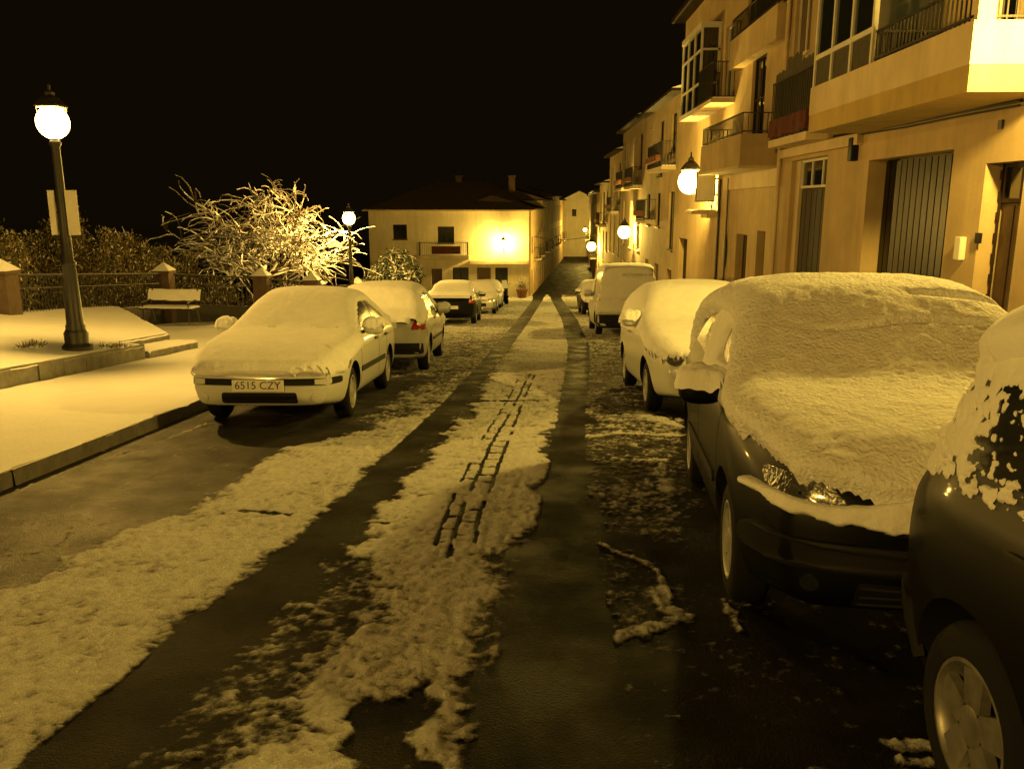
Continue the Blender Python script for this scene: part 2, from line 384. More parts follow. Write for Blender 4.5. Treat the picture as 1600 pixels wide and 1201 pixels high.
# drain line down the middle with stone joints showing through the snow
def wob(y): return .012*np.sin(y*7)+.02*(vn(y*3, y*0, 5)-.5)
A_ = [gp(678,862), gp(700,800), gp(745,700), gp(785,640), gp(815,585)]
B_ = [gp(700,872), gp(722,800), gp(765,700), gp(800,640), gp(828,585)]
Cc = [gp(738,872), gp(752,800), gp(790,700), gp(812,640), gp(836,585)]
nb = vn(XX*9, YY*4, 41)
for P, w, th in ((A_, .009, .55), (B_, .013, .25), (Cc, .012, .40)):
    d = seg_d(XX+.02*(vn(YY*6, XX*6, 3)-.5), YY, P)
    k = (1-ss(w*.6, w*1.5, d))*ss(th-.1, th+.1, nb); cov = cov*(1-k)-.1*k
inside = poly_sd(XX, YY, A_+Cc[::-1]) > -.01
ph = (YY*3.7+.25*vn(YY*2, XX*0, 8)+(XX > np.interp(YY, [p[1] for p in B_], [p[0] for p in B_]))*.45) % 1
k = inside*(1-ss(.03, .08, np.abs(ph-.5)))*ss(.40, .55, nb)*.8; cov = cov*(1-k)-.05*k
d = seg_d(XX, YY, [gp(738,628), gp(835,627)]); k = 1-ss(.03, .07, d); cov = cov*(1-k)-.1*k
for a, b in (((498,818),(606,820)), ((560,832),(480,850)), ((380,800),(450,806))):
    d = seg_d(XX+wx*.15, YY, [gp(*a), gp(*b)]); k = (1-ss(.012, .035, d)); cov = cov*(1-k)-.1*k
n1 = fbm(XX*3.1, YY*3.1, 31, 3); n2 = fbm(XX*15, YY*15, 57, 3); n3 = vn(XX*38, YY*38, 77)
clump = fbm(XX*26, YY*26, 91, 3)
n4 = vn(XX*80, YY*80, 13)
f = cov + (n1-.5)*.42 + (n2-.5)*.60 + (n3-.5)*.42 + (n4-.5)*.22*(YY < 12)
fade = 1-ss(60, 64, YY)*.3
C_ = f-.50                                   # what the road material reads
hh = .011*ss(-.05, .6, C_) + .015*ss(.05, .5, C_)*(clump-.35)*1.6 + .010*ss(.3, .7, C_)*(n3-.5) + ss(.1, .6, C_)*.020*(n2-.5)
fur = np.zeros_like(hh)
for P in ([gp(690,1201), gp(742,1000), gp(790,850), gp(840,640)], [gp(640,1201), gp(700,1000), gp(762,850), gp(822,640)]):
    d = seg_d(XX+wx*.05, YY+wy*.05, P); fur += np.exp(-(d/.04)**2)*.006
hh = np.maximum(hh-fur*(YY < 9), 0)
ZZ = G(YY)+.004+hh
o = grid_mesh('road_surface', XX, YY, ZZ, M['slush']); struct(o)
at = o.data.attributes.new('cover', 'FLOAT', 'POINT'); at.data.foreach_set('value', C_.reshape(-1).astype(np.float32))
# snow further along the cross street and behind the camera
ys2 = np.arange(64.1, 66.4, .1); xs2 = np.arange(-14, 6, .1)
Y2, X2 = np.meshgrid(ys2, xs2, indexing='ij')
c2_ = .22+(fbm(X2*.9, Y2*.9, 5, 4)-.5)*.8
dT = np.minimum(np.abs(X2-gp(842,466)[0]), np.abs(X2-gp(868,466)[0])); c2_ = np.where(dT < .5, -.2, c2_)
o = grid_mesh('road_surface', X2, Y2, G(Y2)+.004+.02*ss(0, .4, c2_), M['slush']); struct(o)
at = o.data.attributes.new('cover', 'FLOAT', 'POINT'); at.data.foreach_set('value', c2_.reshape(-1).astype(np.float32))

# --- left pavement, kerb, raised terrace
FENCE_X = -11.5
ysw = np.concatenate([np.arange(-16, 2, .5), rows(2, 60, .012, .05)]); uw = np.linspace(0, 1, 90)
Y3, U3 = np.meshgrid(ysw, uw, indexing='ij')
xfar = np.where(Y3 < 28.2, -11.7, np.where(Y3 < 56, -7.4, -14.))
X3 = (KL-.03)+(xfar-(KL-.03))*U3
edge = (fbm(Y3*4, Y3*0, 3, 3)-.5)*.09*(U3 == 0)
bank = .05*np.exp(-((X3-KL)/.25)**2)*0
Z3 = G(Y3)+.15+.030*(fbm(X3*.8, Y3*.8, 7, 3)-.5)+.012*(fbm(X3*4, Y3*4, 9, 2)-.5)
Z3 = Z3 - (U3 == 0)*.02
struct(grid_mesh('pavement', X3+edge, Y3, Z3, M['snow']))
mb = MB()
yk = np.arange(-16, 56, 1.)
for y in yk:
    if y+1 > 56: continue
    KL_ = KL+random.uniform(-.012, .004)
    mb.quad((KL_, y+.006, g(y)-.05), (KL_, y+.994, g(y+1)-.05), (KL_-.012, y+.994, g(y+1)+.13), (KL_-.012, y+.006, g(y)+.13))
    mb.quad((KL_-.012, y+.006, g(y)+.13), (KL_-.012, y+.994, g(y+1)+.13), (KL-.2, y+.994, g(y+1)+.12), (KL-.2, y+.006, g(y)+.12))
    mb.quad((KL-.02, y-.01, g(y)-.05), (KL-.02, y+.01, g(y)-.05), (KL-.02, y+.01, g(y)+.12), (KL-.02, y-.01, g(y)+.12))
struct(mb.build('kerb', M['kerb']))
mb = MB()
for y in yk:
    xa, xb = float(kerb_r(y)), float(kerb_r(y+1))
    mb.quad((xa, y, g(y)-.05), (xa, y, g(y)+.13), (xb, y+.995, g(y+1)+.13), (xb, y+.995, g(y+1)-.05))
struct(mb.build('kerb', M['kerb']))
Y4, U4 = np.meshgrid(np.concatenate([np.arange(-16, 2, .5), rows(2, 66, .02, .06)]), np.linspace(0, 1, 40), indexing='ij')
X4 = kerb_r(Y4)-.01+(5.32-kerb_r(Y4))*U4
Z4 = G(Y4)+.14+.02*(fbm(X4*2, Y4*2, 17, 3)-.5)
struct(grid_mesh('pavement', X4, Y4, Z4, M['road_snow']))
# terrace: top sheet of snow, stone face below
def terr_edge(y): return np.where(y < 14.5, -6.9, np.where(y < 16.9, -7.4-(y-14.5)*.03, -7.5-(y-16.9)*(3.9/5.7)))
def terr_z(x, y): return G(y)+.42+.40*np.clip((-6.9-x)/4.5, 0, 1)
yt = np.concatenate([np.arange(-16, 3, .5), np.arange(3, 14.5, .08), np.arange(14.5, 22.5, .08)]); ut = np.linspace(0, 1, 60)
Y5, U5 = np.meshgrid(yt, ut, indexing='ij')
E5 = terr_edge(Y5); X5 = E5+.03+(-11.7-E5)*U5
Z5 = terr_z(X5, Y5)+.04*(fbm(X5*.7, Y5*.7, 19, 3)-.5)+.015*(fbm(X5*4, Y5*4, 29, 2)-.5)-(U5 == 0)*.05+(U5 < .03)*(vn(Y5*5, Y5*0, 2)-.5)*.02
base = np.exp(-(((X5+7.9)/.75)**2+((Y5-12.7)/.5)**2)); Z5 -= base*.035
struct(grid_mesh('terrace', X5, Y5, Z5, M['snow']))
wl = MB()
stones = list(np.arange(-16, 14.5, .62))
for y in stones:
    y1 = min(y+.61, 14.5); j = random.uniform(-.012, .012)
    z0a, z0b = g(y)+.1, g(y1)+.1; za, zb = float(terr_z(-6.9, y))-.012, float(terr_z(-6.9, y1))-.012
    x = -6.88+j
    wl.quad((x, y, z0a), (x, y1, z0b), (x, y1, zb), (x, y, za)); wl.quad((x, y, za), (x, y1, zb), (-7.2, y1, zb), (-7.2, y, za)); wl.quad((x, y1, z0b), (-7.2, y1, z0b), (-7.2, y1, zb), (x, y1, zb))
    wl.quad((x, y, z0a), (x, y, za), (-7.2, y, za), (-7.2, y, z0a))
wl.quad((-6.89, 14.52, g(14.52)), (-7.45, 14.52, g(14.52)), (-7.45, 14.52, g(14.52)+.41), (-6.89, 14.52, g(14.52)+.41))
for (ya, yb) in ((14.5, 16.9), (16.9, 22.5)):
    n = 6
    for i in range(n):
        p, q = ya+(yb-ya)*i/n, ya+(yb-ya)*(i+1)/n; xa, xb = float(terr_edge(p+.01)), float(terr_edge(q-.01))
        wl.quad((xa, p, g(p)+.05), (xb, q, g(q)+.05), (xb, q, float(terr_z(xb, q))-.015), (xa, p, float(terr_z(xa, p))-.015))
tag(wl.build('retaining_wall', M['stone']), 'low rough stone wall edging the snowy terrace under the near street lamp', 'wall')
st = thing('stone_step', 'snow topped stone step at the end of the low terrace wall', 'step', (-6.85, 14.6, g(14.6)+.12))
mb = MB(); y0, y1 = 14.56, 16.75
zb_ = lambda y: g(y)-g(14.6)-.12
mb.v = [(0, 0, -.1), (0, y1-y0, zb_(y1)), (-.6, y1-y0, zb_(y1)), (-.6, 0, -.1), (0, 0, .15), (0, y1-y0, zb_(y1)+.27), (-.6, y1-y0, zb_(y1)+.27), (-.6, 0, .15)]
mb.f = [(0,3,2,1),(4,5,6,7),(0,1,5,4),(1,2,6,5),(2,3,7,6),(3,0,4,7)]
mb.build('riser', M['stone'], st, bevel=.01)
ysx, uu = np.meshgrid(np.linspace(-.02, y1-y0+.02, 50), np.linspace(-.6, .02, 16), indexing='ij')
zz = .15+(zb_(y1)+.12)*ysx/(y1-y0)+.045-.05*ss(-.03, .02, uu)-.04*(ss(.05, -.02, ysx)+ss(y1-y0-.05, y1-y0+.02, ysx))+.012*vn(ysx*9, uu*9, 4)
grid_mesh('snow_cap', uu, ysx, zz, M['snow'], st)
# ground below the fence and beyond everything
xs = np.linspace(-260, 200, 60); yy = np.linspace(-60, 420, 60)
Yg, Xg = np.meshgrid(yy, xs, indexing='ij')
Zg = np.minimum(G(Yg), 0)-3.2+.6*(fbm(Xg*.05, Yg*.05, 3, 3)-.5)
Zg = np.where((Xg > -12) & (Xg < 12), np.minimum(G(Yg), 6)-2.2, Zg)
struct(grid_mesh('ground', Xg, Yg, Zg, M['hill']))

# ------------------------------------------------------------------ LAMPS
def point(name, loc, power, parent=None, rad=.10, col=SOD):
    d = bpy.data.lights.new(name, 'POINT'); d.energy = power; d.color = col; d.shadow_soft_size = rad
    o = bpy.data.objects.new(name, d); C.objects.link(o); o.location = loc
    if parent is not None: o.parent = parent
    return o
def lantern(parent, z, s=1.):
    """four sided street lantern, z is its foot"""
    fr = MB(); a, b, h = .10*s, .15*s, .40*s
    for i in range(4):
        an = math.pi/4+i*math.pi/2; c, si = math.cos(an)*1.414, math.sin(an)*1.414
        fr.tube([(a*c, a*si, z), (b*c, b*si, z+h)], .011*s, 4)
        an2 = an+math.pi/2; c2, s2 = math.cos(an2)*1.414, math.sin(an2)*1.414
        fr.tube([(a*c, a*si, z), (a*c2, a*s2, z)], .012*s, 4); fr.tube([(b*c, b*si, z+h), (b*c2, b*s2, z+h)], .016*s, 4)
    fr.lathe([(.05*s, z-.06*s), (.14*s, z-.01*s), (.15*s, z+.0)], k=8)
    fr.lathe([(.235*s, z+h), (.235*s, z+h+.02*s), (.15*s, z+h+.11*s), (.07*s, z+h+.17*s), (.07*s, z+h+.21*s), (.02*s, z+h+.25*s), (.02*s, z+h+.31*s), (.004, z+h+.34*s)], k=4, phase=math.pi/4)
    fr.build('lantern_frame', M['iron'], parent)
    gl = MB(); rg = .232*s; zc = z+.18*s  # added glowing globe, wider than the frame, stands in for lamp glare
    gl.lathe([(rg*math.sin(q)*1.0, zc-rg*1.05*math.cos(q)) for q in np.linspace(.03, math.pi-.03, 14)], k=20)
    gl.build('glare_globe', M['pane'], parent, smooth=True)
def lamp_post(x, y, base, label, power, hgt=3.35, banner=False):
    t = thing('street_lamp', label, 'street lamp', (x, y, base), 0, 'cast iron lamp posts on the left of the street')
    p = MB(); p.lathe([(.23,-.1),(.23,.05),(.20,.08),(.18,.11),(.185,.26),(.16,.30),(.145,.34),(.15,.37),(.13,.41),(.115,.9),(.10,1.30),(.112,1.33),(.112,1.37),(.085,1.41),(.07,2.2),(.06,hgt-.18),(.085,hgt-.14),(.085,hgt-.10),(.045,hgt-.06)], k=14)
    p.build('post', M['iron'], t, smooth=True)
    lantern(t, hgt, 1.02)
    point('lamp_bulb', (0, 0, hgt+.22), power, t, .11)
    if banner:
        for sx, w in ((-1, .09), (1, .17)):
            b = MB(); x0 = sx*.09; b.box((min(x0, x0+sx*w), -.06, 1.80), (max(x0, x0+sx*w), -.02, 2.48))
            b.build('sign_panel', M['whiteframe'], t)
        b = MB()
        for z in (1.9, 2.38): b = MB(); b.box((-.18, -.02, z), (.26, .0, z+.025)); b.build('bracket', M['iron'], t)
    return t
POW = 1050
def weeds(label, x, y, z, n, seed):
    rnd = random.Random(seed); q = MB(); k = MB(); t = thing('weed_tuft', label, 'weeds', (x, y, z))
    for _ in range(n):
        a = rnd.uniform(0, 6.28); r = rnd.random()*.22; L_ = rnd.uniform(.04, .13); p = Vector((r*math.cos(a), r*math.sin(a)*.7, 0)); d = Vector((math.cos(a)*.5+rnd.gauss(0, .4), math.sin(a)*.5+rnd.gauss(0, .4), 1)).normalized(); w = d.orthogonal().normalized()*.008
        q.quad(p-w, p+w, p+d*L_+w*.3+Vector((0, 0, -.01)), p+d*L_)
    q.build('blades', M['leaf'], t)
    for _ in range(14):
        a = rnd.uniform(0, 6.28); r = .1+rnd.random()*.25; b = bmesh.new(); bmesh.ops.create_icosphere(b, subdivisions=1, radius=rnd.uniform(.015, .04)); n0 = len(k.v)
        k.v += [(v.co.x+r*math.cos(a), v.co.y+r*math.sin(a)*.7, v.co.z*.7+.01) for v in b.verts]; k.f += [tuple(n0+v.index for v in f_.verts) for f_ in b.faces]; b.free()
    k.build('snow_crumbs', M['snow_fine'], t, smooth=True)['kind'] = 'stuff'
weeds('frozen weeds and snow crumbs left of the near lamp post foot', -7.85, 12.75, float(terr_z(-7.85, 12.75))+.005, 90, 1)
weeds('small weed tuft just right of the near lamp post foot', -6.98, 13.55, float(terr_z(-6.98, 13.55))+.01, 50, 2)
l1x, l1y = gp(122, 546, .44)
lamp_post(l1x, l1y, float(terr_z(l1x, l1y))-.0, 'tall lit cast iron street lamp with two small sign boards on the snowy terrace', POW*1.75, 3.30, True)
lamp_post(-6.75, 31.3, g(31.3)+.15, 'lit street lamp whose lantern touches the snowy twigs of the big tree', POW*2.5, 3.45)
lamp_post(-7.3, -6.5, .42+.085*6.5, 'lit street lamp uphill behind the camera', POW*3.4, 3.6)
def wall_lamp(x, y, z, label, power, wallx=5.3, s=1., facing='x', rad=.12):
    t = thing('wall_lamp', label, 'wall lamp', (x, y, z), 0, 'lanterns on brackets fixed to house fronts')
    b = MB()
    if facing == 'x':
        d = wallx-x; b.tube([(0, 0, -.10), (d*.35, 0, -.22), (d*.8, 0, -.32), (d-.01, 0, -.55)], .018, 6); b.tube([(0, 0, -.10), (d-.01, 0, -.12)], .014, 6); b.box((d-.03, -.05, -.62), (d, .05, .05))
    else:
        d = wallx-y; b.tube([(0, 0, -.10), (0, d*.5, -.25), (0, d-.01, -.45)], .02, 6); b.box((-.05, d-.03, -.55), (.05, d, .05))
    b.build('bracket', M['iron'], t)
    lantern(t, -.05, s)
    point('lamp_bulb', (0, 0, .17), power, t, rad, SOD2)
    return t
wall_lamp(4.62, 25.0, 2.05, 'lit wall lantern nearest the camera, beside the small lit box sign', POW*1.5, s=1.5)
wall_lamp(4.78, 43.4, .05, 'lit wall lantern on the house fronts above the parked van', POW*1.6, s=1.4)
wall_lamp(4.70, 65.5, -1.75, 'farthest lit wall lantern, at the mouth of the dark far lane', POW*2.2, s=1.5)
wall_lamp(4.74, 7.55, 3.05, 'lit wall lantern just out of view beside the near house corner balcony', POW*1.5, s=1.2)
wall_lamp(-2.05, 63.1, -1.4, 'lit wall lantern glaring on the front of the two storey end house', POW*1.8, wallx=64.0, s=1.2, facing='y', rad=.22)

# ------------------------------------------------------------------ BUILDINGS
class Frame:
    """local (s along wall, t outward, z) to world"""
    def __init__(s, org, ds, dt): s.o = Vector(org); s.ds = Vector(ds); s.dt = Vector(dt)
    def p(s, a, t, z): q = s.o+s.ds*a+s.dt*t; return (q.x, q.y, s.o.z+z)
    def box(s, mb, a, b):
        (a0, t0, z0), (a1, t1, z1) = a, b; n = len(mb.v)
        for z in (z0, z1):
            for (x, t) in ((a0, t0), (a1, t0), (a1, t1), (a0, t1)): mb.v.append(s.p(x, t, z))
        mb.f += [tuple(n+i for i in q) for q in ((0,3,2,1),(4,5,6,7),(0,1,5,4),(1,2,6,5),(2,3,7,6),(3,0,4,7))]
def wall_mesh(fr, s0, s1, z0, z1, ops, depth, name, m, parent, back=6., t0=0.):
    mb = MB(); S = sorted({s0, s1}|{v for o in ops for v in o[:2]}); Z = sorted({z0, z1}|{v for o in ops for v in o[2:4]})
    S = [v for v in S if s0 <= v <= s1]; Z = [v for v in Z if z0 <= v <= z1]
    for a, b in zip(S[:-1], S[1:]):
        for c, d in zip(Z[:-1], Z[1:]):
            ms, mz = (a+b)/2, (c+d)/2
            if any(o[0] < ms < o[1] and o[2] < mz < o[3] for o in ops): continue
            mb.quad(fr.p(a, t0, c), fr.p(b, t0, c), fr.p(b, t0, d), fr.p(a, t0, d))
    for o in ops:
        a, b, c, d = o[:4]
        mb.quad(fr.p(a, t0, c), fr.p(a, t0-depth, c), fr.p(a, t0-depth, d), fr.p(a, t0, d)); mb.quad(fr.p(b, t0, c), fr.p(b, t0, d), fr.p(b, t0-depth, d), fr.p(b, t0-depth, c))
        mb.quad(fr.p(a, t0, d), fr.p(a, t0-depth, d), fr.p(b, t0-depth, d), fr.p(b, t0, d)); mb.quad(fr.p(a, t0, c), fr.p(b, t0, c), fr.p(b, t0-depth, c), fr.p(a, t0-depth, c))
    # sides, back, top
    mb.quad(fr.p(s0, t0, z0), fr.p(s0, t0, z1), fr.p(s0, -back, z1), fr.p(s0, -back, z0)); mb.quad(fr.p(s1, t0, z0), fr.p(s1, -back, z0), fr.p(s1, -back, z1), fr.p(s1, t0, z1))
    mb.quad(fr.p(s0, -back, z0), fr.p(s0, -back, z1), fr.p(s1, -back, z1), fr.p(s1, -back, z0)); mb.quad(fr.p(s0, t0, z1), fr.p(s1, t0, z1), fr.p(s1, -back, z1), fr.p(s0, -back, z1))
    return mb.build(name, m, parent)
def window(fr, o, parent, fm, cols=2, rws=1, t=-.12, gm=None, fw=.05, sill=True, cross=None):
    a, b, c, d = o[:4]; e = .003
    f = MB()
    for q in (((a+e, t, c+e), (a+fw, t+.05, d-e)), ((b-fw, t, c+e), (b-e, t+.05, d-e)), ((a+fw, t, c+e), (b-fw, t+.05, c+fw)), ((a+fw, t, d-fw), (b-fw, t+.05, d-e))): fr.box(f, *q)
    for i in range(1, cols): x = a+(b-a)*i/cols; fr.box(f, (x-fw*.4, t+.002, c+fw), (x+fw*.4, t+.045, d-fw))
    for i in range(1, rws): z = c+(d-c)*i/rws; fr.box(f, (a+fw, t+.004, z-fw*.35), (b-fw, t+.04, z+fw*.35))
    if sill: fr.box(f, (a-.05, -.02, c-.07), (b+.05, .07, c-.012))
    w = f.build('window', fm, parent)
    gq = MB(); gq.quad(fr.p(a+e, t+.018, c+e), fr.p(b-e, t+.018, c+e), fr.p(b-e, t+.018, d-e), fr.p(a+e, t+.018, d-e)); gq.build('pane', gm or M['glass'], w)
    return w
def door(fr, o, parent, m, planks=5, t=-.2, handle=True, rib=.02, name='door'):
    a, b, c, d = o[:4]; f = MB(); e = .004
    fr.box(f, (a+e, t-.05, c), (b-e, t, d-e))
    for i in range(planks):
        x0 = a+(b-a)*i/planks; x1 = a+(b-a)*(i+1)/planks; fr.box(f, (x0+.015, t-.001, c+.02), (x1-.015, t+rib, d-.03))
    q = f.build(name, m, parent)
    if handle:
        h = MB(); fr.box(h, (a+.14, t+rib, c+1.0), (a+.18, t+rib+.05, c+1.16)); h.build('handle', M['chrome'], q)
    return q
def railing(fr, s0, s1, t0, t1, z0, z1, parent, step=.12, m=None, ends=True):
    r = MB(); m = m or M['iron']
    for z in (z0+.04, z1-.03): fr.box(r, (s0, t1-.03, z), (s1, t1, z+.03))
    n = max(2, int((s1-s0)/step))
    for i in range(n+1):
        x = s0+(s1-s0-.02)*i/n; fr.box(r, (x, t1-.022, z0), (x+.016, t1-.006, z1-.03))
    if ends:
        for x in (s0, s1-.03):
            for z in (z0+.045, z1-.025): fr.box(r, (x+.002, t0, z), (x+.028, t1-.035, z+.022))
            k = max(2, int((t1-t0)/step))
            for i in range(k): y = t0+(t1-t0-.06)*i/k; fr.box(r, (x+.006, y+.02, z0), (x+.022, y+.036, z1-.03))
    return r.build('railing', m, parent)
FR = Frame((5.3, 0, 0), (0, 1, 0), (-1, 0, 0))     # right hand street fronts: s = y, t = towards the street
FP = lambda px, py, X=5.3: fp(px, py, X)

# ---- house A: garage, tall doors, projecting balcony with two tone fascia
A = thing('near_house', 'near cream town house with garage door, tall doors and projecting corner balcony', 'house', (5.3, 10, g(10)))
inv = Matrix.Translation((-5.3, -10, -g(10)))
AF = Frame((0, -10, -g(10)), (0, 1, 0), (-1, 0, 0))
gy1, gz = FP(1358, 251)[0], FP(1491, 233)[1]; gy0 = FP(1491, 233)[0]
dy0, dy1 = FP(1293, 250)[0], FP(1238, 250)[0]; dz = FP(1290, 243)[1]
ey0, ey1 = FP(1603, 255)[0], FP(1541, 255)[0]; ez = FP(1570, 253)[1]
gA = lambda y: g(y)+.10
opsA = [(ey0, ey1, gA(ey1), ez), (gy0, gy1, gA(gy1), gz), (dy0, dy1, gA(dy1), dz), (5.2, 6.9, gA(6), 1.9), (9.9, 10.9, 3.35, 5.6), (17.0, 18.0, 4.5, 6.2), (15.6, 16.7, 3.3, 4.5)]
wall_mesh(AF, -6, 18.35, -3.6, 10.0, opsA, .32, 'wall', M['wall_a'], A, 7)
door(AF, opsA[1], A, M['darkmetal'], 14, -.30, False, .03, 'garage_door')
o = opsA[2]; zt_ = FP(1290, 292)[1]
door(AF, (o[0], o[1]-.25, o[2], zt_), A, M['wood'], 6, -.18)
window(AF, (o[0], o[1]-.25, zt_+.002, o[3]), A, M['whiteframe'], 3, 1, -.18, sill=False)
mb = MB(); AF.box(mb, (o[1]-.25, -.32, o[2]), (o[1]-.004, -.1, o[3]-.004)); mb.build('door_jamb', M['wall_cream'], A)
o = opsA[0]
door(AF, (o[0], o[1]-.06, o[2], o[3]-.45), A, M['wood_light'], 3, -.24)
window(AF, (o[0], o[1]-.06, o[3]-.448, o[3]), A, M['wood'], 2, 1, -.24, sill=False)
mb = MB(); AF.box(mb, (o[1]-.052, -.2, o[2]), (o[1]-.040, -.175, o[3]))
for i in range(11): z = o[2]+.25+i*.24; AF.box(mb, (o[1]-.055, -.20, z), (o[1]-.012, -.17, z+.11))
mb.build('door_trim', M['wood'], A)
door(AF, opsA[3], A, M['wood'], 5, -.2); window(AF, opsA[4], A, M['whiteframe'], 2, 2)
window(AF, opsA[5], A, M['whiteframe'], 2, 1, gm=M['wood_light']); window(AF, opsA[6], A, M['whiteframe'], 2, 1)
# plinth and cornice cable
for (s0, s1) in ((-6, ey0-.05), (ey1+.05, gy0-.03), (gy1+.03, dy0-.03), (dy1+.03, 18.3)):
    n = max(1, int((s1-s0)/1.2)); mb = MB()
    for i in range(n):
        p, q = s0+(s1-s0)*i/n, s0+(s1-s0)*(i+1)/n
        AF.box(mb, (p+.004, 0, g(q)-.1), (q-.004, .025, g((p+q)/2)+.75))
    mb.build('plinth', M['wall_ochre'], A)
mb = MB(); pts = []
for px, py in ((1210,236),(1250,222),(1300,214),(1345,206),(1420,193),(1500,176),(1600,157)):
    y, z = FP(px, py); pts.append(AF.p(y, .03, z))
mb.tube(pts, .022, 6); mb.tube([(p[0]-.01, p[1], p[2]-.05) for p in pts], .012, 5)
mb.build('cable', M['iron'], A)
y, z = FP(1339, 232); mb = MB(); AF.box(mb, (y-.09, 0.001, z-.2), (y+.09, .12, z+.17)); mb.build('junction_box', M['plastic'], A, bevel=.02)
y, z = FP(1531, 372); mb = MB(); AF.box(mb, (y-.05, .001, z-.06), (y+.05, .035, z+.06)); mb.build('bell_panel', M['plastic'], A)
y, z = FP(1505, 388); mb = MB(); AF.box(mb, (y-.07, .001, z-.14), (y+.07, .08, z+.14)); mb.build('letter_box', M['whiteframe'], A, bevel=.01)
y, z = FP(1566, 195); mb = MB(); AF.box(mb, (y-.04, .001, z-.05), (y+.04, .03, z+.05)); mb.build('door_number', M['iron'], A)
# projecting balcony
by0, by1 = 8.95, 13.9
bal = MB(); AF.box(bal, (by0, 0, 2.985), (by1, .90, 3.40)); bal = bal.build('balcony', M['wall_cream'], A)
mb = MB(); AF.box(mb, (by0+.004, 0.002, 2.72), (by1-.004, .893, 2.985)); mb.build('fascia', M['wall_ochre'], bal)
rl = MB()
railing(AF, by0+.10, 11.55, .1, .86, 3.40, 3.80, bal, .10)
mb = MB(); AF.box(mb, (by0+.02, .68, 3.402), (by0+.16, .86, 4.6)); mb.build('pillar', M['wall_cream'], bal)
# glazed gallery
gal = MB(); gt = .88
for s in (11.6, 12.35, 13.1, 13.84): AF.box(gal, (s, gt-.06, 3.402), (s+.06, gt, 5.8))
AF.box(gal, (11.66, gt-.055, 3.80), (13.84, gt-.005, 3.87)); AF.box(gal, (11.66, gt-.055, 5.7), (13.84, gt-.005, 5.79)); AF.box(gal, (11.66, gt-.055, 4.75), (13.84, gt-.01, 4.80))
AF.box(gal, (11.55, 0, 5.8), (13.95, gt+.03, 5.95))
gal.box((0,0,0),(0,0,0)) if False else None
gal = gal.build('glazed_gallery', M['whiteframe'], A)
mb = MB(); mb.quad(AF.p(11.66, gt-.03, 3.87), AF.p(13.84, gt-.03, 3.87), AF.p(13.84, gt-.03, 5.7), AF.p(11.66, gt-.03, 5.7)); mb.quad(AF.p(11.62, 0, 3.402), AF.p(11.62, gt-.065, 3.402), AF.p(11.62, gt-.065, 5.79), AF.p(11.62, 0, 5.79)); mb.build('pane', M['glass'], gal)
mb = MB(); mb.quad(AF.p(11.66, gt-.028, 3.41), AF.p(13.84, gt-.028, 3.41), AF.p(13.84, gt-.028, 3.80), AF.p(11.66, gt-.028, 3.80)); mb.build('panel', M['screen'], gal)
mb = MB()
for i in range(9):
    s = 11.75+i*.24; mb.quad(AF.p(s, gt-.12, 3.9), AF.p(s+.12, gt-.14, 3.9), AF.p(s+.12, gt-.14, 5.65), AF.p(s, gt-.12, 5.65))
mb.build('curtain', M['screen'], gal)
# small screened balcony with a red cloth
sb = MB(); AF.box(sb, (15.2, 0, 2.72), (17.55, .52, 2.86)); sb = sb.build('balcony', M['wall_cream'], A)
railing(AF, 15.2, 17.55, .02, .50, 2.86, 3.95, sb, .1)
mb = MB()
for s, e, h in ((15.25, 15.9, 4.15), (15.9, 16.8, 4.3), (16.8, 17.5, 4.12)):
    for i in range(8): p = s+(e-s)*i/8; mb.quad(AF.p(p, .455+.01*(i % 2), 3.2), AF.p(p+(e-s)/8, .465-.01*(i % 2), 3.2), AF.p(p+(e-s)/8, .465-.01*(i % 2), h+.04*math.sin(i*2+s)), AF.p(p, .455+.01*(i % 2), h))
for i in range(4): p = .05+.1*i; mb.quad(AF.p(15.23, p, 3.2), AF.p(15.23, p+.1, 3.2), AF.p(15.23, p+.1, 4.1), AF.p(15.23, p, 4.1))
mb.build('reed_screen', M['screen'], sb)
mb = MB(); n = 24
for i in range(n):
    p, q = 15.15+2.4*i/n, 15.15+2.4*(i+1)/n; w = lambda k: .54+.03*math.sin(k*1.7)
    z = lambda k: 2.90+.03*math.sin(k*2.3)
    mb.quad(AF.p(p, w(i), z(i)), AF.p(q, w(i+1), z(i+1)), AF.p(q, w(i+1)-.02, 3.24), AF.p(p, w(i)-.02, 3.24))
for i in range(5): p, q = .06+.1*i, .16+.1*i; mb.quad(AF.p(15.15, p, 2.9), AF.p(15.15, q, 2.92), AF.p(15.15, q, 3.24), AF.p(15.15, p, 3.24))
mb.build('red_cloth', M['redcloth'], sb)
# slab band between balconies
mb = MB(); AF.box(mb, (13.93, 0, 2.55), (18.3, .10, 2.72)); mb.build('cornice', M['wall_cream'], A)
mb = MB(); mb.tube([AF.p(18.28, .07, -1.7), AF.p(18.28, .07, 9.5)], .045, 8); mb.build('drainpipe', M['wall_cream'], A, smooth=True)

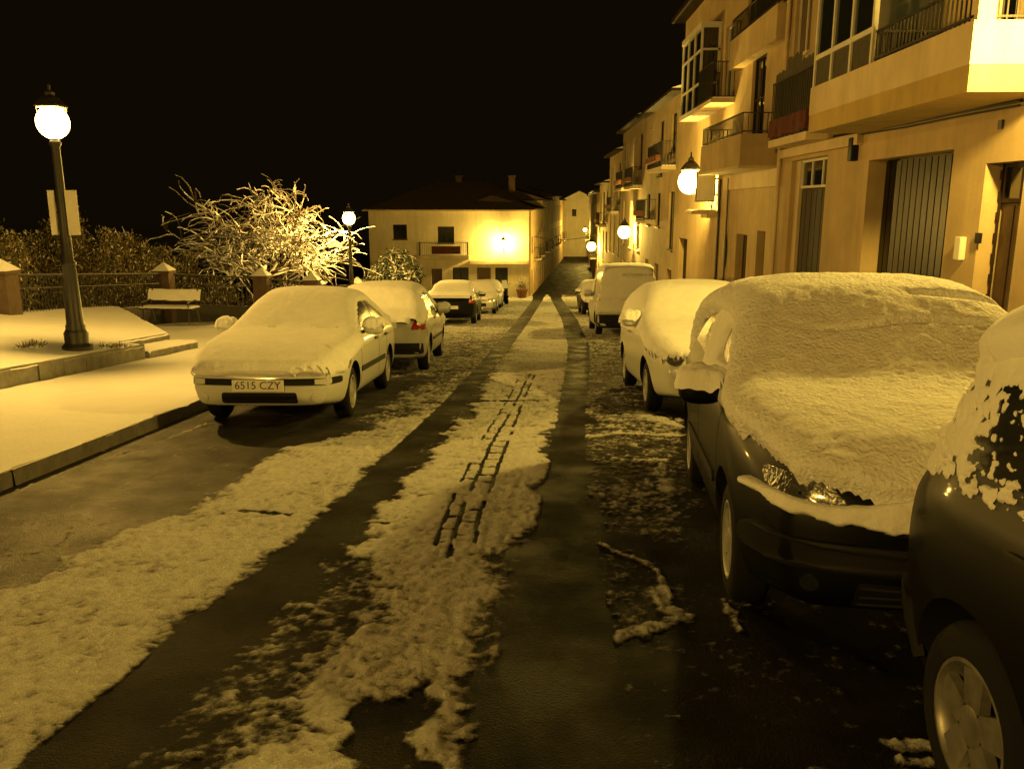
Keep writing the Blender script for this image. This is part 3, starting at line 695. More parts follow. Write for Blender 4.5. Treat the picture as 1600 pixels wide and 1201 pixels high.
# ---- house B
B = thing('balcony_house', 'tall ochre house with solid fronted balcony, glazed bay and small doors', 'house', (5.3, 24, g(24)))
BF = Frame((0, -24, -g(24)), (0, 1, 0), (-1, 0, 0))
w1 = (FP(1196,365)[0], FP(1183,365)[0]); w2 = (FP(1168,365)[0], FP(1151,365)[0]); w3 = (FP(1074,375)[0], FP(1061,375)[0])
zz1 = FP(1190, 361)[1]
opsB = [(w1[0], w1[1], gA(w1[1]), zz1), (w2[0], w2[1], gA(w2[1]), FP(1158,366)[1]), (w3[0], w3[1], gA(w3[1]), FP(1066,372)[1]), (20.0, 21.2, 3.1, 5.0), (23.3, 24.3, 4.4, 6.3), (19.2, 22.0, 5.7, 7.0)]
wall_mesh(BF, 18.37, 30.7, -4.2, 7.75, opsB, .3, 'wall', M['wall_b'], B, 7)
door(BF, opsB[0], B, M['wood'], 3, -.2); door(BF, opsB[1], B, M['wood'], 3, -.2); door(BF, opsB[2], B, M['wood'], 3, -.2)
window(BF, opsB[3], B, M['wood'], 2, 2); window(BF, opsB[4], B, M['whiteframe'], 2, 2); window(BF, opsB[5], B, M['wood'], 4, 1)
mb = MB(); BF.box(mb, (18.2, -7, 7.75), (31.0, .45, 7.9)); mb.build('eave', M['wood'], B)
mb = MB(); mb.quad(BF.p(18.2, .45, 7.9), BF.p(31, .45, 7.9), BF.p(31, -3.5, 9.2), BF.p(18.2, -3.5, 9.2)); mb.quad(BF.p(18.2, -3.5, 9.2), BF.p(31, -3.5, 9.2), BF.p(31, -7.2, 7.9), BF.p(18.2, -7.2, 7.9)); mb.build('roof', M['snow'], B)
b1 = MB(); BF.box(b1, (18.7, 0, 2.44), (23.0, .80, 3.10)); b1 = b1.build('balcony', M['wall_b'], B); railing(BF, 18.72, 22.98, .0, .78, 3.10, 3.55, b1, .11)
mb = MB(); BF.box(mb, (18.66, 0, 2.38), (23.04, .84, 2.44)); mb.build('fascia', M['wall_cream'], b1)
b2 = MB(); BF.box(b2, (18.42, 0, 4.95), (22.6, .26, 5.65)); b2 = b2.build('balcony', M['wall_b'], B); railing(BF, 18.44, 22.58, .0, .24, 5.65, 6.15, b2, .11)
mb = MB(); BF.box(mb, (18.42, 0, 2.0), (23.5, .05, 2.38)); mb.build('cornice', M['wall_cream'], B)
# glazed bay
bay = MB(); bt = .55
BF.box(bay, (24.9, 0, 4.2), (27.9, bt+.03, 4.34)); BF.box(bay, (24.9, 0, 6.45), (27.9, bt+.03, 6.6))
for s in (24.92, 25.9, 26.9, 27.83): BF.box(bay, (s, bt-.06, 4.34), (s+.07, bt, 6.45))
for z in (4.95, 5.85): BF.box(bay, (24.99, bt-.055, z), (27.83, bt-.005, z+.06)); BF.box(bay, (24.925, .0, z), (24.985, bt-.06, z+.06))
BF.box(bay, (24.925, .0, 4.34), (24.985, .07, 6.45))
bay = bay.build('glazed_bay', M['whiteframe'], B)
mb = MB(); mb.quad(BF.p(24.95, bt-.03, 4.34), BF.p(27.9, bt-.03, 4.34), BF.p(27.9, bt-.03, 6.45), BF.p(24.95, bt-.03, 6.45)); mb.quad(BF.p(24.95, .07, 4.34), BF.p(24.95, bt-.06, 4.34), BF.p(24.95, bt-.06, 6.45), BF.p(24.95, .07, 6.45)); mb.build('pane', M['glass'], bay)
b3 = MB(); BF.box(b3, (22.9, 0, 4.22), (24.85, .62, 4.32)); b3 = b3.build('balcony', M['wall_cream'], B); railing(BF, 22.92, 24.83, 0, .60, 4.32, 5.25, b3, .1)
mb = MB(); BF.box(mb, (22.9, -.0, 4.324), (24.82, .57, 4.36)); mb.build('snow_cap', M['snow'], b3)
mb = MB(); mb.tube([BF.p(23.9, .05, -2.2), BF.p(23.9, .05, 2.3)], .04, 8); mb.tube([BF.p(22.9, .05, -2.2), BF.p(22.9, .05, 2.3)], .025, 8); mb.build('drainpipe', M['iron'], B, smooth=True)
y, z = FP(1134, 392); mb = MB(); mb.lathe([(.02, 0), (.20, .0), (.23, .04), (.02, .06)], k=14, axis='x'); 
mb.v = [(BF.p(0, .01, 0)[0]-v[0], y-24+v[1]*.8, z-g(24)+v[2]*2.0) for v in mb.v]; mb.build('wall_plaque', M['iron'], B)
y, z = FP(1102, 292, 4.95)
t = thing('box_sign', 'small lit white box sign on the wall beside the nearest wall lantern', 'sign', (4.95, y, z))
mb = MB(); mb.box((-.28, -.07, -.42), (.28, .07, .42)); mb.build('sign_box', M['iron'], t, bevel=.01)
for s in (-1, 1): 
    mb = MB(); mb.box((-.25, s*.071, -.39), (.25, s*.078, .39)); mb.build('sign_face', mat('sign_face', (.75, .74, .66), .4, var=.1), t)
for z_ in (.2, -.24): mb = MB(); mb.box((.28, -.02, z_), (.36, .02, z_+.04)); mb.build('bracket', M['iron'], t)
t = thing('wall_shelf', 'small yellow lit ledge jutting from the wall under the nearest wall lantern', 'ledge', (5.1, 24.7, 1.40))
mb = MB(); mb.box((-.55, -.5, -.05), (.19, .5, .05)); mb.box((-.1, -.45, -.16), (.19, .45, -.05)); mb.build('slab', M['wall_cream'], t, bevel=.01)
mb = MB(); mb.box((-.5, -.46, .052), (.16, .46, .08)); mb.build('snow_cap', M['snow'], t, bevel=.01)

# ---- further houses down the right side
def row_house(name, label, s0, s1, ztop, wm, seed, X=5.3, ground=None, floors=3, balc=(), dx=0., roofm='snow', eave=True):
    rnd = random.Random(seed); ym = (s0+s1)/2; g0 = g(ym)
    t = thing(name, label, 'house', (X, ym, g0)); F_ = Frame((0, -ym, -g0), (0, 1, 0), (-1, 0, 0))
    zb = g(s1)-1.0; n = max(1, int((s1-s0)/2.6)); fh = (ztop-g0)/floors; ops = []; kinds = []
    for f in range(floors):
        for i in range(n):
            c = s0+(s1-s0)*(i+.5)/n+rnd.uniform(-.15, .15); w = rnd.uniform(.45, .6)
            if f == 0: ops.append((c-w, c+w, g(c+w)+.1, g0+fh*.78)); kinds.append('door' if rnd.random() < .6 else 'win')
            else: ops.append((c-w, c+w, g0+fh*f+(.12 if rnd.random() < .6 else .9), g0+fh*f+fh*.8)); kinds.append('win')
    ops = [o for o in ops if o[3] > o[2]+.4]
    wall_mesh(F_, s0, s1, zb, ztop, ops, .25, 'wall', wm, t, 7)
    for o, k in zip(ops, kinds):
        if k == 'door': door(F_, o, t, M['wood'], 3, -.18, False)
        else: window(F_, o, t, rnd.choice([M['whiteframe'], M['wood']]), 2, 2)
    for (a, b, z, h, dep) in balc:
        q = MB(); F_.box(q, (a, 0, z-.12), (b, dep, z)); q = q.build('balcony', M['wall_cream'], t); railing(F_, a, b, 0, dep-.02, z, z+h, q, .13)
        q2 = MB(); F_.box(q2, (a+.05, .0, z+.003), (b-.05, dep-.06, z+.05)); q2.build('snow_cap', M['snow'], q)
        for k in range(5):
            q3 = MB(); s = a+.3+(b-a-.6)*k/5; F_.box(q3, (s, dep-.02, z+.2), (s+.35, dep+.14, z+.42)); q3.build('planter', M['pot'], q)
    if eave:
        q = MB(); F_.box(q, (s0-.1, -7, ztop), (s1+.1, .42, ztop+.10)); q.build('eave', M['wood'], t)
        q = MB(); q.quad(F_.p(s0-.1, .42, ztop+.1), F_.p(s1+.1, .42, ztop+.1), F_.p(s1+.1, -3.5, ztop+1.3), F_.p(s0-.1, -3.5, ztop+1.3)); q.quad(F_.p(s0-.1, -3.5, ztop+1.3), F_.p(s1+.1, -3.5, ztop+1.3), F_.p(s1+.1, -7.2, ztop+.1), F_.p(s0-.1, -7.2, ztop+.1))
        q.quad(F_.p(s0-.1, .42, ztop+.1), F_.p(s0-.1, -3.5, ztop+1.3), F_.p(s0-.1, -7.2, ztop+.1)); q.quad(F_.p(s1+.1, .42, ztop+.1), F_.p(s1+.1, -3.5, ztop+1.3), F_.p(s1+.1, -7.2, ztop+.1))
        q.build('roof', M[roofm], t)
    return t
row_house('terraced_house', 'shadowed house with planted long balcony just past the ochre balcony house', 30.72, 40.2, 5.5, M['wall_c'], 3, balc=[(31.6, 35.5, 3.0, .9, .55), (36.2, 39.3, .95, .9, .5)])
row_house('terraced_house', 'brownish house with iron balconies above the second wall lantern', 40.25, 50.0, 5.6, M['wall_d'], 5, balc=[(41, 44.5, 2.5, .9, .5), (45.5, 49, 2.5, .9, .5)])
row_house('terraced_house', 'narrow pale house with dark windows before the far lane on the right', 50.05, 58.0, 4.7, M['wall_b'], 8, balc=[(51.5, 54.5, 1.2, .9, .5)])
row_house('terraced_house', 'lowest dim house at the right mouth of the far lane', 58.05, 66.0, 3.1, M['wall_c'], 12, balc=[(60, 63, .2, .9, .5)])

# ---- end house facing up the street
H = thing('end_house', 'pale two storey house with dark tiled hip roof facing up the street', 'house', (-6, 64, g(64)))
g64 = g(64)
HF = Frame((6, 0, -g64), (1, 0, 0), (0, -1, 0))
hx = lambda px: (px-829)/1300*64/1.015
def hz(py):
    d = ray(715, py); return EYE+d.z*64/d.y
opsH = [(hx(613), hx(635), hz(374), hz(351)), (hx(683), hx(709), hz(380), hz(354)), (hx(706), hx(731), g64, hz(418)), (hx(773), hx(793), g64, hz(418)), (hx(744), hx(766), g64, hz(418)), (hx(672), hx(689), g64, hz(420)), (hx(588), hx(612), g64, hz(420)), (hx(640), hx(655), g64, hz(420))]
wall_mesh(HF, -12.3, -.15, g64-.5, hz(330), opsH, .28, 'wall', M['wall_h'], H, 10)
for o in opsH[:2]: window(HF, o, H, M['wood'], 2, 2, sill=True)
for i, o in enumerate(opsH[2:]):
    if i in (0, 1, 4): window(HF, o, H, M['wood'], 2, 2, sill=False)
    else: door(HF, o, H, M['wood_light'], 3, -.18, False)
q = MB(); HF.box(q, (hx(655), 0, hz(404)), (hx(733), .8, hz(399))); q = q.build('balcony', M['wall_cream'], H); railing(HF, hx(655), hx(731), 0, .78, hz(399), hz(378), q, .14)
q2 = MB(); HF.box(q2, (hx(675), .80, hz(396)), (hx(720), .84, hz(384))); q2.build('balcony_banner', M['redcloth'], q)
q2 = MB(); HF.box(q2, (hx(655)+.05, .0, hz(399)+.004), (hx(731)-.05, .7, hz(399)+.06)); q2.build('snow_cap', M['snow'], q)
q = MB(); HF.box(q, (hx(733)+.02, 0, hz(412)), (-.2, .35, hz(407))); HF.box(q, (-12.2, 0, hz(414)), (hx(655)-.02, .35, hz(409))); q.build('canopy', M['wall_cream'], H)
ze = hz(330); xm0, xm1 = -7.6, -3.5; zr = hz(287)+.3
q = MB(); HF.box(q, (-12.7, -10.3, ze), (.2, .4, ze+.10)); q.build('eave', M['wall_cream'], H)
q = MB(); P = lambda s, t, z: HF.p(s, t, z)
a_, b_, c_, d_ = P(-12.7, .4, ze+.1), P(.2, .4, ze+.1), P(.2, -10.3, ze+.1), P(-12.7, -10.3, ze+.1); e_, f_ = P(xm0, -5, zr), P(xm1, -5, zr)
q.quad(a_, b_, f_, e_); q.quad(b_, c_, f_); q.quad(c_, d_, e_, f_); q.quad(d_, a_, e_)
rf = q.build('roof', M['tile'], H)
q = MB(); n = 30
for i in range(n):
    s = -12.6+12.7*i/n; 
    tt = 1-abs((s+6.2)/6.6)
    q.tube([P(s, .42, ze+.13), P(s*.86-.6, -3.2*min(1, tt*1.3)-.1, ze+.13+(zr-ze-.1)*.58*min(1, tt*1.3))], .035, 4)
q.build('tile_ridge', M['tile'], rf)
for px in (709, 797):
    q = MB(); s = hx(px); HF.box(q, (s-.25, -5.3, zr-.8), (s+.25, -4.8, zr+.35)); HF.box(q, (s-.32, -5.37, zr+.35), (s+.32, -4.73, zr+.45)); q.build('chimney', M['tile'], rf)

# ---- far lane houses
def lane_house(name, label, a, b, ztop, wm, seed, left=True, depth=6):
    rnd = random.Random(seed); A0, B0 = Vector((a[0], a[1], 0)), Vector((b[0], b[1], 0)); L_ = (B0-A0).length; ds = (B0-A0)/L_
    dt = Vector((ds.y, -ds.x, 0)) if left else Vector((-ds.y, ds.x, 0))
    t = thing(name, label, 'house', (a[0], a[1], g(a[1]))); g0 = g(a[1])
    F_ = Frame((0, 0, -g0), ds, dt); ops = []; n = max(1, int(L_/2.4))
    for f in range(3):
        for i in range(n):
            c = L_*(i+.5)/n; z = g0+.1+f*2.55; 
            if z+1.9 < ztop: ops.append((c-.45, c+.45, z+(0 if f != 1 else .6), z+1.9))
    wall_mesh(F_, 0, L_, g0-.6, ztop, ops, .22, 'wall', wm, t, depth)
    for o in ops: window(F_, o, t, M['wood'], 2, 2, sill=False)
    for k in range(2):
        q = MB(); s = L_*(.25+.4*k); z = g0+2.7; F_.box(q, (s, 0, z-.1), (s+1.7, .5, z)); q = q.build('balcony', M['wall_cream'], t); railing(F_, s, s+1.7, 0, .48, z, z+.9, q, .15)
    q = MB(); F_.box(q, (-.1, -depth, ztop), (L_+.1, .35, ztop+.1)); q.build('eave', M['wood'], t)
    q = MB(); q.quad(F_.p(-.1, .35, ztop+.1), F_.p(L_+.1, .35, ztop+.1), F_.p(L_+.1, -depth/2, ztop+1.1), F_.p(-.1, -depth/2, ztop+1.1)); q.quad(F_.p(-.1, -depth/2, ztop+1.1), F_.p(L_+.1, -depth/2, ztop+1.1), F_.p(L_+.1, -depth, ztop+.1), F_.p(-.1, -depth, ztop+.1))
    q.quad(F_.p(-.1, .35, ztop+.1), F_.p(-.1, -depth/2, ztop+1.1), F_.p(-.1, -depth, ztop+.1)); q.build('roof', M['tile'], t)
lane_house('lane_house', 'tall narrow corner house beside the end house on the left of the far lane', (.0, 65.0), (1.05, 77), 1.25, M['wall_b'], 1)
lane_house('lane_house', 'second house down the left of the far lane', (1.08, 77.3), (2.2, 90), 2.0, M['wall_c'], 2)
lane_house('lane_house', 'third house down the left of the far lane', (2.25, 90.3), (3.4, 103), 2.5, M['wall_d'], 3)
lane_house('lane_house', 'last house down the left of the far lane', (3.45, 103.3), (4.5, 115.5), 2.2, M['wall_b'], 4)
lane_house('lane_house', 'first dim house down the right of the far lane', (5.3, 67), (6.0, 80), 2.6, M['wall_d'], 5, left=False)
lane_house('lane_house', 'second dim house down the right of the far lane', (6.05, 80.3), (6.9, 98), 2.9, M['wall_c'], 6, left=False)
lane_house('lane_house', 'last dim house down the right of the far lane', (6.95, 98.3), (7.9, 115.5), 2.8, M['wall_b'], 7, left=False)
gh = thing('gable_house', 'narrow pale gabled house closing the far lane', 'house', (6.6, 118, g(118)))
GF = Frame((0, 0, 5.44-5.44), (1, 0, 0), (0, -1, 0)); zt2 = 5.44+2.5
opsG = [(-.9, -.3, 5.6, 6.5)]
wall_mesh(GF, -2.0, 2.1, -.5, zt2, opsG, .2, 'wall', M['wall_h'], gh, 7); window(GF, opsG[0], gh, M['wood'], 1, 1)
q = MB(); q.quad(GF.p(-2, -.003, zt2), GF.p(2.1, -.003, zt2), GF.p(.05, -.003, zt2+1.0)); q.build('gable', M['wall_h'], gh)
q = MB(); q.quad(GF.p(-2.3, .3, zt2-.1), GF.p(.05, .3, zt2+1.06), GF.p(.05, -7, zt2+1.06), GF.p(-2.3, -7, zt2-.1)); q.quad(GF.p(2.4, .3, zt2-.1), GF.p(2.4, -7, zt2-.1), GF.p(.05, -7, zt2+1.06), GF.p(.05, .3, zt2+1.06)); q.build('roof', M['snow'], gh)
point('lamp_bulb_far', (5.6, 108, -1.6), POW*.9, None, .1)
bpy.data.objects.remove(bpy.data.objects['lamp_bulb_far'])
wall_lamp(6.9, 108, -1.6, 'tiny distant lantern deep in the far lane', POW*2.2, wallx=7.4, s=1.)
q = MB(); P0, P1 = (.35, 69, -.9), (5.4, 69, -.7); q.tube([tuple(np.array(P0)*(1-k)+np.array(P1)*k-np.array((0, 0, .35*4*k*(1-k)))) for k in np.linspace(0, 1, 9)], .03, 5)
tag(q.build('overhead_cable', M['iron']), 'dark cable strung across the mouth of the far lane', 'cable')

# ------------------------------------------------------------------ FENCE, BENCH
def pillar(parent, x, y, z, w=.46, h=1.15):
    p = MB(); p.box((x-w/2, y-w/2, z-.4), (x+w/2, y+w/2, z+h)); p.box((x-w/2-.04, y-w/2-.04, z+h), (x+w/2+.04, y+w/2+.04, z+h+.07)); p = p.build('pillar', M['brick'], parent)
    c = MB(); a = w/2+.06; n = [(x-a, y-a, z+h+.072), (x+a, y-a, z+h+.072), (x+a, y+a, z+h+.072), (x-a, y+a, z+h+.072), (x, y, z+h+.34)]
    c.v = n; c.f = [(0,1,4),(1,2,4),(2,3,4),(3,0,4),(3,2,1,0)]; c.build('snow_cap', M['snow'], p, bevel=.015)
def fence(label, pts, pill, hgt=1.12, ground_h=.14):
    x0, y0 = pts[0]; t = thing('fence', label, 'fence', (x0, y0, g(y0)+ground_h))
    r = MB(); b = MB()
    for (ax, ay, az), (bx, by, bz) in zip([(p[0]-x0, p[1]-y0, p[2]) for p in pill[:-1]], [(p[0]-x0, p[1]-y0, p[2]) for p in pill[1:]]):
        zz_ = g(y0)+ground_h
        A1, B1 = Vector((ax, ay, az-zz_)), Vector((bx, by, bz-zz_))
        for h_, rr in ((hgt, .03), (hgt-.30, .015), (.16, .02)): r.tube([A1+Vector((0, 0, h_)), B1+Vector((0, 0, h_))], rr, 6)
        n = int((B1-A1).length/.13)
        for i in range(1, n): p = A1.lerp(B1, i/n); b.tube([p+Vector((0, 0, .16)), p+Vector((0, 0, hgt))], .009, 4)
        n2 = int((B1-A1).length/.8)
        for i in range(n2):
            p = A1.lerp(B1, i/n2); q_ = A1.lerp(B1, (i+1)/n2)
            b.quad(p+Vector((0, .0, -.5)), q_+Vector((0, 0, -.5)), q_+Vector((0, 0, .14)), p+Vector((0, 0, .14)))
    r.build('rail', M['iron_snow'], t); b.build('balusters', M['iron'], t)
    for (x, y, z) in pill: pillar(t, x-x0, y-y0, z-g(y0)-ground_h)
zrail = lambda x, y, h: (x, y, h)
fence('dark iron fence with brick pillars and snowy caps at the back of the terrace', [(-11.2, 18)], [(-11.3, 17.6, -.98), (-11.5, 26.0, -1.62), (-8.95, 27.6, -1.9), (-7.45, 28.3, -2.1)])
fence('dark iron fence running down the left side below the big snowy tree', [(-7.45, 29.6)], [(-7.45, 28.9, -2.3), (-7.5, 36, -2.9), (-7.5, 44, -3.6), (-7.5, 54, -4.4)])
bx, by = -10.15, 23.2
t = thing('park_bench', 'dark slatted park bench with snow on seat and back by the fence', 'bench', (bx, by, g(by)+.30), R(-6))
W_ = .80
q = MB()
for i in range(4): q.box((-W_, -.30+i*.12, .42), (W_, -.21+i*.12, .45))
q.build('seat', M['wood'], t)
q = MB()
for i in range(4):
    z = .52+i*.10; y_ = .20+i*.035; q.box((-W_, y_, z), (W_, y_+.03, z+.08))
q.build('backrest', M['wood'], t)
for s in (-1, 1):
    q = MB(); x = s*(W_-.12); q.tube([(x, -.32, 0), (x, -.28, .42), (x, .14, .42), (x, .30, .95)], .022, 6); q.tube([(x, .30, 0), (x, .14, .42)], .022, 6); q.tube([(x, -.28, .42), (x, -.33, .62), (x, .14, .66)], .018, 6); q.build('leg', M['iron_snow'], t)
uu, vv = np.meshgrid(np.linspace(-W_+.01, W_-.01, 40), np.linspace(-.32, .18, 12), indexing='ij')
grid_mesh('snow_cap', uu, vv, .455+.055*ss(0, .06, np.minimum(np.minimum(vv+.32, .18-vv), np.minimum(uu+W_, W_-uu)))+.01*vn(uu*9, vv*9, 3), M['snow'], t)
q = MB(); 
uu, vv = np.meshgrid(np.linspace(-W_+.01, W_-.01, 40), np.linspace(0, 1, 12), indexing='ij')
grid_mesh('snow_patch', uu, .19+vv*.12-.03*np.sin(vv*math.pi)**.4, .62+vv*.31+.02*vn(uu*7, vv*2, 3), M['snow_fine'], t)

# ------------------------------------------------------------------ TREES AND SHRUBS
def tree(name, label, loc, trunk_h, R_, Hc, seed, n1=9, n2=7, n3=7, droop=.5, rad=.14, m='bark', leaves=0, lm='leaf_green', group=None, tw=.011, lsz=.07):
    rnd = random.Random(seed); t = thing(name, label, 'tree', loc, 0, group)
    tr = MB(); tr.tube([(0, 0, -.4), (.03, 0, trunk_h*.4), (-.05, .04, trunk_h*.75), (0, 0, trunk_h)], [rad*1.25, rad, rad*.9, rad*1.05], 10); tr.build('trunk', M['bark_dark'], t, smooth=True)
    cr = MB(); tips = []
    def branch(p, d, L, r, lev, dr):
        pts = [p]; rs = [r]; n = 5 if lev < 2 else 6; q = p.copy(); dd = d.copy()
        for i in range(n):
            dd = (dd+Vector((rnd.gauss(0, .27), rnd.gauss(0, .27), rnd.gauss(0, .20)-dr*(i+1)/n*.32))).normalized(); q = q+dd*(L/n); pts.append(q.copy()); rs.append(max(tw*.7, r*(1-.75*(i+1)/n)))
        cr.tube(pts, rs, 5 if lev < 1 else 4 if lev < 2 else 3, cap=False)
        return pts
    for i in range(n1):
        a = 2*math.pi*i/n1+rnd.uniform(-.3, .3); el = rnd.uniform(.25, 1.15)
        d = Vector((math.cos(a)*math.cos(el), math.sin(a)*math.cos(el), math.sin(el)))
        P1 = branch(Vector((0, 0, trunk_h-.05)), d, R_*.55*rnd.uniform(.8, 1.1), rad*.5, 0, .1)
        for j in range(n2):
            b = P1[rnd.randint(2, 5)]; d2 = (d*.7+Vector((rnd.gauss(0, .55), rnd.gauss(0, .55), rnd.gauss(.25, .4)))).normalized()
            P2 = branch(b, d2, R_*.42*rnd.uniform(.7, 1.2), rad*.2, 1, droop*.7)
            for k in range(n3):
                c = P2[rnd.randint(1, 5)]; d3 = (d2*.6+Vector((rnd.gauss(0, .6), rnd.gauss(0, .6), rnd.gauss(.1, .45)))).normalized()
                P3 = branch(c, d3, R_*.36*rnd.uniform(.5, 1.25), tw*1.5, 2, droop*2.2); tips += P3[1:]
    cr.v = [(v[0], v[1], trunk_h+(v[2]-trunk_h)*Hc) for v in cr.v]
    cb = cr.build('crown', M[m], t)
    if leaves:
        lf = MB()
        for _ in range(leaves):
            p = rnd.choice(tips); p = Vector((p.x, p.y, trunk_h+(p.z-trunk_h)*Hc))+Vector((rnd.gauss(0, .07), rnd.gauss(0, .07), rnd.gauss(0, .07)))
            u = Vector((rnd.gauss(0, 1), rnd.gauss(0, 1), rnd.gauss(0, .5))).normalized(); w = u.cross(Vector((rnd.gauss(0, 1), rnd.gauss(0, 1), rnd.gauss(0, 1)))).normalized(); s = lsz*rnd.uniform(.6, 1.3)
            lf.quad(p-u*s, p+w*s*.45, p+u*s, p-w*s*.45)
        lf.build('foliage', M[lm], t)
    return t
tree('snowy_tree', 'large leafless tree with long drooping twigs coated in snow, beside the second street lamp', (-10.0, 31.6, g(31)-.6), 2.2, 4.5, .82, 5, 12, 8, 6, droop=.42, rad=.17, tw=.027)
tree('snowy_tree', 'tall thin leafless tree top rising above the middle of the snowy tree', (-10.4, 34.2, g(34)-.6), 4.5, 2.3, 1.0, 9, 6, 4, 3, droop=.8, rad=.10, tw=.026)
tree('small_tree', 'small dark leafy tree dusted with snow in front of the end house', (-6.0, 37, g(37)+.12), 1.35, 1.75, .95, 21, 9, 5, 5, droop=1.0, rad=.08, leaves=2600, tw=.014, lsz=.09)
tree('snowy_tree', 'half hidden snowy tree at the left edge of the photo', (-16.6, 21.5, g(21)-.3), 2.0, 1.9, .9, 33, 7, 5, 5, droop=.7, rad=.1, tw=.014)
def shrub(label, x, y, z, rx, ry, h, n, seed, group='rough frosted shrubs behind the fence'):
    rnd = random.Random(seed); t = thing('shrub', label, 'shrub', (x, y, z), 0, group)
    f = MB(); s_ = MB()
    nodes = [(rnd.uniform(-.8, .8)*rx, rnd.uniform(-.8, .8)*ry, rnd.uniform(.62, 1.12)*h) for _ in range(26)]
    for (nx, ny, nh) in nodes:
        nh *= math.sqrt(max(.25, 1-(nx/rx)**2*.7)); bx_ = nx*.6; by_ = ny*.6
        pts = [(bx_, by_, 0), (nx*.8, ny*.8, nh*.5), (nx, ny, nh), (nx+rnd.uniform(-.15, .25), ny, nh+rnd.uniform(.05, .3))]; s_.tube(pts, [.03, .02, .012, .006], 4, cap=False)
    per = n//len(nodes)
    for (nx, ny, nh) in nodes:
        nh *= math.sqrt(max(.25, 1-(nx/rx)**2*.7))
        for _ in range(per):
            k = rnd.random()**.7; r_ = .42*(1.1-k*.75)
            p = Vector((nx*(.6+.4*k)+rnd.gauss(0, r_), ny*(.6+.4*k)+rnd.gauss(0, r_), nh*k+rnd.gauss(0, .10)))
            u = Vector((rnd.gauss(0, .5), rnd.gauss(0, .5), rnd.gauss(.6, .6))).normalized(); w = u.cross(Vector((rnd.gauss(0, 1), rnd.gauss(0, 1), rnd.gauss(0, 1)))).normalized(); s = rnd.uniform(.035, .085)
            f.quad(p-u*s, p+w*s*.32, p+u*s, p-w*s*.32)
    f.build('foliage', M['leaf'], t); s_.build('stems', M['bark'], t)
shrub('tall frosted shrub behind the left fence pillar', -14.3, 20.5, -1.7, 2.6, 1.6, 3.0, 32000, 1)
shrub('frosted shrub behind the lamp post sign boards', -14.4, 26.0, -2.5, 2.3, 1.6, 3.7, 32000, 2)
shrub('rounded frosted shrub sloping down between the lamp post and the bench', -13.3, 28.2, -2.7, 2.0, 1.4, 2.9, 24000, 3)
shrub('low frosted shrub at the right end of the shrub row above the bench', -11.9, 29.5, -2.9, 1.3, 1.2, 1.85, 9000, 4)
shrub('dark low shrub below the big snowy tree', -9.0, 32.0, -3.2, 2.3, 1.2, 1.7, 10000, 6)

# ------------------------------------------------------------------ CARS
def bspl(P, m):
    """clamped uniform quadratic b-spline through control polygon P"""
    P = np.asarray(P, float); n = len(P)
    t = np.linspace(0, n-2, m); i = np.minimum(t.astype(int), n-3); u = t-i
    out = []
    for k in range(len(t)):
        a, b, c = P[i[k]], P[i[k]+1], P[i[k]+2]; p0 = a if i[k] == 0 else (a+b)/2; p2 = c if i[k] == n-3 else (b+c)/2
        v = u[k]; out.append((1-v)**2*p0+2*v*(1-v)*b+v*v*p2)
    return np.array(out)
def smooth_interp(keys, ys, sig=.05):
    k = np.array(keys); fine = np.linspace(ys[0]-.3, ys[-1]+.3, 700); v = np.interp(fine, k[:, 0], k[:, 1]); dx = fine[1]-fine[0]
    w = np.exp(-.5*(np.arange(-40, 41)*dx/sig)**2); w /= w.sum(); vp = np.pad(v, 40, mode='edge'); return np.interp(ys, fine, np.convolve(vp, w, 'valid'))
